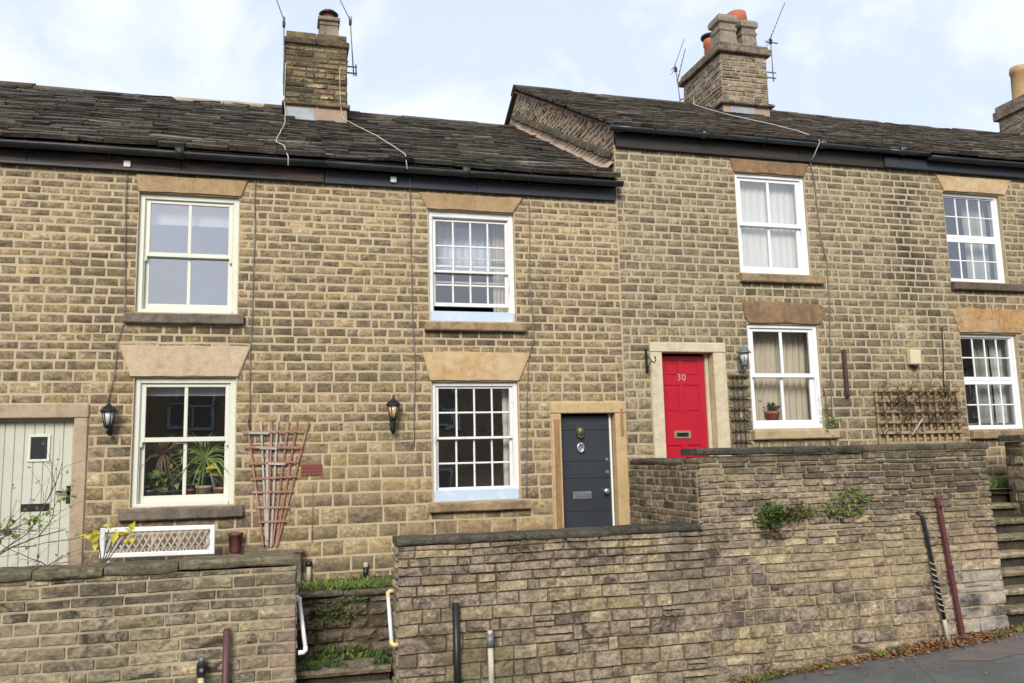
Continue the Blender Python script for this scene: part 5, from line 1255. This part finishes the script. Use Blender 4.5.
weed('bushy green weed growing out of the tall wall, larger of the two', [((5.56, YW - .09, -.71), 130, (.10, .03, .065)), ((5.74, YW - .07, -.70), 70, (.12, .03, .05)), ((5.5, YW - .05, -.86), 34, (.09, .018, .06))], 'leaf_green', 'leaf_dark', size=.055)
m = MB(); leaves(m, (5.88, YW - .09, -.68), 120, (.09, .03, .06), .045); leaves(m, (5.6, YW - .1, -.92), 40, (.1, .02, .04), .04); m.build('dead_foliage', 'leaf_dry', bpy.data.objects['wall_weed'])
weed('thin green weed on the tall wall, smaller and to the right of the bushy one', [((6.66, YW - .07, -.55), 70, (.13, .025, .07)), ((6.36, YW - .06, -.67), 50, (.14, .02, .05)), ((6.75, YW - .05, -.70), 24, (.09, .018, .06)), ((6.1, YW - .05, -.70), 24, (.12, .018, .04))], 'leaf_bright', 'leaf_green', size=.05)
def turf(name, pts, mats, n, h, kind='stuff'):
    """clumps of blades and small leaves scattered over a list of (x, y, z) spots"""
    m = MB()
    for _ in range(n):
        x, y, z = pts[R.randrange(len(pts))]
        x += R.gauss(0, .07); y += R.gauss(0, .035); m.mi = R.choices(range(len(mats)), [k for _, k in mats])[0]
        for k in range(R.randint(2, 4)):
            d = (R.gauss(0, .8), R.gauss(0, .7), 1); L = h * R.uniform(.25, 1.5)
            m.leaf((x + R.gauss(0, .02), y + R.gauss(0, .015), z), d, (R.gauss(0, .5), -1, .3), L, L * .42)
    return tag(m.build(name, [k for k, _ in mats]), kind=kind)
turf('grass', [(.22 + 1.0 * i / 30, -.95 + .5 * R.random(), -1.40) for i in range(31)] + [(.25 + 1.0 * i / 30, -1.0, -1.39) for i in range(31)], [('leaf_bright', 3), ('leaf_green', 3), ('leaf_dry', 1)], 430, .065)
turf('grass', [(8.9 + 2.0 * i / 20, -.4 + .3 * R.random(), -.61) for i in range(21)], [('leaf_green', 2), ('leaf_bright', 1)], 200, .14)
# ferns and weeds on the dark wall and the landing of the steps
t = thing('step_weeds', 'ferny green weeds hanging on the dark wall above the steps', 'weed', (.7, -1.1, -1.6))
m = MB()
for i in range(20): leaves(m, (R.uniform(.38, 1.0), -1.11, R.gauss(-1.58, .05)), 9, (.04, .015, .03), .042, -.2)
for i in range(10): leaves(m, (R.uniform(.3, .8), -1.11, R.gauss(-1.70, .05)), 7, (.04, .015, .03), .04, -.2)
m.build('foliage', 'leaf_green', t)
turf('moss_and_weeds', [(.7 + .42 * R.choice((-1, 1)) * abs(1 - R.random() ** 1.5), -1.10 - abs(R.gauss(0, .10)), -2.10) for i in range(50)] + [(R.uniform(.5, .9), -1.1, -2.05) for _ in range(14)], [('leaf_dark', 2), ('leaf_green', 3), ('leaf_bright', 1)], 200, .07)
turf('moss_and_weeds', [(R.choice((.28, .32, 1.12, .6)), R.uniform(-1.6, -1.4), -2.1) for i in range(20)], [('leaf_green', 3), ('leaf_dark', 2)], 90, .07)
# verge: leaf litter and weeds at the foot of the tall wall
pts = []
for i in range(130):
    x = R.uniform(5.0, 9.0); pts.append((x, YW - .05 - abs(R.gauss(0, .05)), zroad(x) + .005))
turf('verge_weeds', [p for p in pts if N3(p[0] * 1.3, 2) > -.05 and p[0] < 7.4 or 8.3 < p[0] < 8.75], [('leaf_green', 2), ('leaf_bright', 2), ('leaf_dry', 4)], 260, .065)
turf('verge_weeds', [(8.9 + .05 * i, -2.08, zroad(8.9 + .05 * i)) for i in range(12)], [('leaf_green', 2), ('leaf_bright', 3)], 70, .07)
turf('verge_weeds', [(x, YW - .07, zroad(x)) for x in [1.5 + .03 * i for i in range(20)] + [2.5 + .04 * i for i in range(20)] + [1.7]], [('leaf_green', 3), ('leaf_dark', 2)], 160, .10)
m = MB()
def litter(n, xf, yf):
    for _ in range(n):
        x = xf(); y = yf(x); z = zroad(x) + .006 + abs(R.gauss(0, .03)) 
        m.leaf((x, y, z), (R.gauss(0, 1), R.gauss(0, 1), R.gauss(.1, .25)), (R.gauss(0, .3), R.gauss(0, .3), 1), R.uniform(.035, .08), R.uniform(.02, .045))
litter(1500, lambda: R.choice((R.gauss(8.1, .3), R.gauss(7.35, .22))), lambda x: YW - .04 - abs(R.gauss(0, .10)))
litter(420, lambda: R.uniform(4.9, 7.6), lambda x: YW - .04 - abs(R.gauss(0, .06)))
litter(60, lambda: R.uniform(5.5, 8.9), lambda x: YW - .1 - abs(R.gauss(0, .5)))
tag(m.build('leaf_litter', 'leaf_brown'), kind='stuff')

# ------------------------------------------------------------------ things behind the windows
def blind(label, x0, x1, z0, z1, y, mat='blind'):
    t = thing('roller_blind', label, 'blind', ((x0 + x1) / 2, y, z0)); m = MB(); m.tube([(x0, y + .02, z1 - .03), (x1, y + .02, z1 - .03)], .028, 10); m.build('roller', mat, t)
    m = MB(); m.box(x0 + .01, x1 - .01, y, y + .004, z0, z1 - .03, .001); m.build('cloth', mat, t); m = MB(); m.box(x0 + .01, x1 - .01, y - .006, y + .01, z0 - .02, z0, .004); m.build('bottom_bar', mat, t)
blind('pale roller blind half lowered behind the upper pale green sash window', W1u[0] + .07, W1u[2] - .07, 3.06, 3.33, .25)
blind('pale roller blind rolled up at the top of the lower pale green sash window', W1l[0] + .07, W1l[2] - .07, .895, 1.04, .25)
curtain('cream curtain edge at the right of the upper many paned window', 2.88, 3.09, 1.85, 3.3, .34, 'curtain_cream', 4, .025)
curtain('pale net curtain across the top of the upper many paned window', 1.95, 2.9, 2.62, 3.25, .42, 'net', 9, .022)
curtain('white curtain edge at the right of the lower many paned window', 2.965, 3.10, -.5, 1.0, .30, 'curtain_white', 2, .012)
curtain('pale net curtain left half behind the upper window over the red door cottage sill', 6.6, 7.2, 2.68, 4.15, .215, 'net_cream', 5, .010)
curtain('pale net curtain right half behind the upper window of the red door cottage', 7.2, 7.76, 2.68, 4.15, .222, 'net_cream', 5, .010)
curtain('cream curtain drawn behind the left panes of the lower red door cottage window', 6.86, 7.28, .37, 1.86, .34, 'curtain_cream', 5, .03)
curtain('cream curtain drawn behind the right panes of the lower red door cottage window', 7.27, 7.92, .37, 1.86, .36, 'curtain_cream', 6, .03)
curtain('pale green curtain at the right of the upper grid window', 11.0, 11.46, 2.66, 4.1, .34, 'curtain_green', 6, .03)
curtain('pale curtain at the right of the lower grid window', 11.28, 11.6, .3, 1.8, .34, 'curtain_white', 4, .03)
curtain('pale green curtain in the middle of the lower grid window', 10.95, 11.27, .3, 1.8, .37, 'curtain_green', 4, .03)
def pot(label, x, y, z, r, h, mat, plant, name='potted_plant'):
    t = thing(name, label, 'potted plant', (x, y, z)); m = MB()
    m.lathe([(r * .75, 0), (r * .95, h * .75), (r * 1.05, h * .76), (r * 1.05, h), (r * .9, h), (r * .88, h * .85)], (x, y, z), 20); m.build('pot', mat, t); plant(t, (x, y, z + h)); return t
def spiky(n, L, mat='leaf_green', stem=.25, w=.022):
    def mk(t, c):
        s = MB(); s.tube([c, (c[0] + .01, c[1], c[2] + stem)], .012, 6); s.build('stem', 'twig', t); m = MB(); b = Vector((c[0] + .01, c[1], c[2] + stem))
        for i in range(n):
            d = Vector((R.gauss(0, 1), R.gauss(0, .5), R.gauss(.25, .95))).normalized(); l = L * R.uniform(.7, 1.15)
            side = d.cross(Vector((0, -1, .2))).normalized() * w; m.cc = (R.random(), .5, .5)
            p1 = b + d * l * .5 + Vector((0, 0, .02)); p2 = b + d * l - Vector((0, 0, l * .22))
            a0, a1 = m.vert(b - side * .6), m.vert(b + side * .6); b0, b1 = m.vert(p1 - side), m.vert(p1 + side); e = m.vert(p2)
            m.face([a0, a1, b1, b0]); m.face([b0, b1, e])
        m.build('foliage', mat, t)
    return mk
def bushy(n, sp, size, mat='leaf_green', up=.15, flat=.6):
    def mk(t, c):
        s = MB()
        for k in range(4): s.tube([c, (c[0] + R.gauss(0, sp[0]), c[1] + R.gauss(0, .02), c[2] + up + R.gauss(0, .05))], .006, 5)
        s.build('stem', 'twig', t); m = MB(); leaves(m, (c[0], c[1], c[2] + up), n, sp, size, .5, flat); m.build('foliage', mat, t)
    return mk
zs = W1l[1] + .106; G1 = 'pot plants behind the lower pale green window'
for a in (('spiky palm like plant in a pale peach pot behind the lower pale green window', -.86, .27, zs, .095, .12, 'lintel_pink', spiky(80, .42, 'leaf_indoor', .34, .009)),
          ('yellow leaved plant in a mustard pot at the right of the lower pale green window', -.665, .26, zs, .078, .095, 'buff_clay', bushy(9, (.05, .03, .07), .13, 'leaf_yellow', .18, .8)),
          ('green plant in a small red pot right of the mullion in the pale green window', -1.035, .26, zs, .068, .085, 'terracotta', bushy(28, (.06, .03, .12), .12, 'leaf_indoor', .24)),
          ('dark reddish spiky plant at the left of the lower pale green window', -1.37, .34, zs, .08, .10, 'sill_grey', spiky(60, .36, 'leaf_red', .42, .008)),
          ('low leafy plant in a grey green pot in the pale green window, left half', -1.29, .25, zs, .08, .075, 'trellis_green', bushy(26, (.08, .03, .06), .11, 'leaf_indoor', .12)),
          ('round leaved dark plant in the left corner of the lower pale green window', -1.49, .27, zs, .07, .085, 'zinc', bushy(24, (.06, .03, .06), .09, 'leaf_dark', .08, .9)),
          ('dark bushy plant just left of the mullion in the lower pale green window', -1.15, .29, zs, .07, .08, 'soil', bushy(30, (.06, .03, .09), .10, 'leaf_dark', .16))):
    pot(*a)['group'] = G1
pot('small green plant in a terracotta pot in the window right of the red door', 7.12, .27, W3l[1] + .106, .105, .16, 'terracotta', bushy(60, (.05, .04, .03), .07, 'leaf_dark', .05))
m = MB(); m.box(6.70, 6.80, .55, .58, .37, 1.85, .004); tag(m.build('shutter', 'curtain_cream', None, (6.75, .56, .37)), 'thin pale upright panel seen in the dark left of the lower red door cottage window', 'panel') if False else None

# ------------------------------------------------------------------ the terrace across the road (seen only as a reflection in the lower panes)
OY = -18.0
oh = thing('terrace_house', 'long stone terrace across the road, seen only reflected in the lower window panes', 'house', (10, OY, zroad(0) ))
m = MB(); m.box(-16, 40, OY - 7, OY, -5.5, 3.3, .01); m.build('wall', 'opp_stone', oh)
m = MB(); m.prism([(-16, OY + .3, 3.25), (-16, OY - 3.5, 5.6), (-16, OY - 7.3, 3.25)], (56, 0, 0)); m.build('roof', 'slate', oh)
for i in range(14):
    x = -14.3 + 3.9 * i
    for zc in (1.9, -1.0):
        m = MB(); m.box(x - .7, x + .7, OY, OY + .03, zc - .8, zc + .8, .01); wn = m.build('window', 'room', oh)
        f = MB(); 
        for q in ((x - .7, x - .6, zc - .8, zc + .8), (x + .6, x + .7, zc - .8, zc + .8), (x - .6, x + .6, zc - .8, zc - .7), (x - .6, x + .6, zc + .7, zc + .8), (x - .6, x + .6, zc - .03, zc + .03), (x - .03, x + .03, zc - .7, zc - .03)): f.box(q[0], q[1], OY + .03, OY + .06, q[2], q[3], .005)
        f.build('frame', 'opp_window', wn)

# ------------------------------------------------------------------ light, sky, camera
SUN_EL, SUN_AZ = 31, 203
sun = bpy.data.lights.new('Sun', 'SUN'); sun.energy = 1.5; sun.angle = rad(22); sun.color = (1, .955, .89)
so = bpy.data.objects.new('Sun', sun); COL.objects.link(so)
dirv = Vector((math.sin(rad(SUN_AZ)) * math.cos(rad(SUN_EL)), math.cos(rad(SUN_AZ)) * math.cos(rad(SUN_EL)), math.sin(rad(SUN_EL))))
so.rotation_euler = dirv.to_track_quat('Z', 'Y').to_euler(); so.location = (-6, -14, 16)
wd_ = bpy.data.worlds.new('World'); S.world = wd_; wd_.use_nodes = True; nt = wd_.node_tree
bg = nt.nodes['Background']; bg.inputs['Strength'].default_value = .088
sky = nt.nodes.new('ShaderNodeTexSky'); sky.sky_type = 'NISHITA'; sky.sun_disc = False; sky.sun_elevation = rad(SUN_EL); sky.sun_rotation = rad(SUN_AZ); sky.air_density = 1; sky.dust_density = 1.5; sky.altitude = 100
tc = nt.nodes.new('ShaderNodeTexCoord'); mp = nt.nodes.new('ShaderNodeMapping'); mp.inputs['Scale'].default_value = (1, 1, 1.5); nt.links.new(tc.outputs['Generated'], mp.inputs[0])
n1 = nt.nodes.new('ShaderNodeTexNoise'); n1.inputs['Scale'].default_value = 4.2; n1.inputs['Detail'].default_value = 8; n1.inputs['Roughness'].default_value = .58; n1.inputs['Distortion'].default_value = .5; nt.links.new(mp.outputs[0], n1.inputs['Vector'])
veil = mix(nt, sky.outputs[0], (4.0, 4.45, 5.55), .84)
cl = ramp(nt, n1.outputs[0], [(.43, gray(0)), (.62, gray(1))])
skyc = mix(nt, veil, (5.0, 5.25, 5.75), math_(nt, 'MULTIPLY', cl, .95))
nt.links.new(skyc, bg.inputs[0])

cam = bpy.data.cameras.new('Camera'); co = bpy.data.objects.new('Camera', cam); COL.objects.link(co)
yaw, pit, rol = rad(15.47475656), rad(7.8695747), rad(-1.39330559)
fw_ = Vector((math.sin(yaw) * math.cos(pit), math.cos(yaw) * math.cos(pit), math.sin(pit))); rt = fw_.cross(Vector((0, 0, 1))).normalized(); up = rt.cross(fw_)
r2 = math.cos(rol) * rt + math.sin(rol) * up; u2 = math.cos(rol) * up - math.sin(rol) * rt
from mathutils import Matrix
mw = Matrix((r2, u2, -fw_)).transposed().to_4x4(); mw.translation = Vector((0, -11, ZO)); co.matrix_world = mw
cam.sensor_fit = 'HORIZONTAL'; cam.sensor_width = 36; cam.lens = 852.52 / 1024 * 36; cam.clip_start = .05; cam.clip_end = 3000
S.camera = co
S.view_settings.view_transform = 'Standard'; S.view_settings.look = 'None'; S.view_settings.gamma = 1; S.view_settings.exposure = 1.25; S.view_settings.use_curve_mapping = False
S.render.engine = 'CYCLES'
S.cycles.max_bounces = 6; S.cycles.transparent_max_bounces = 8
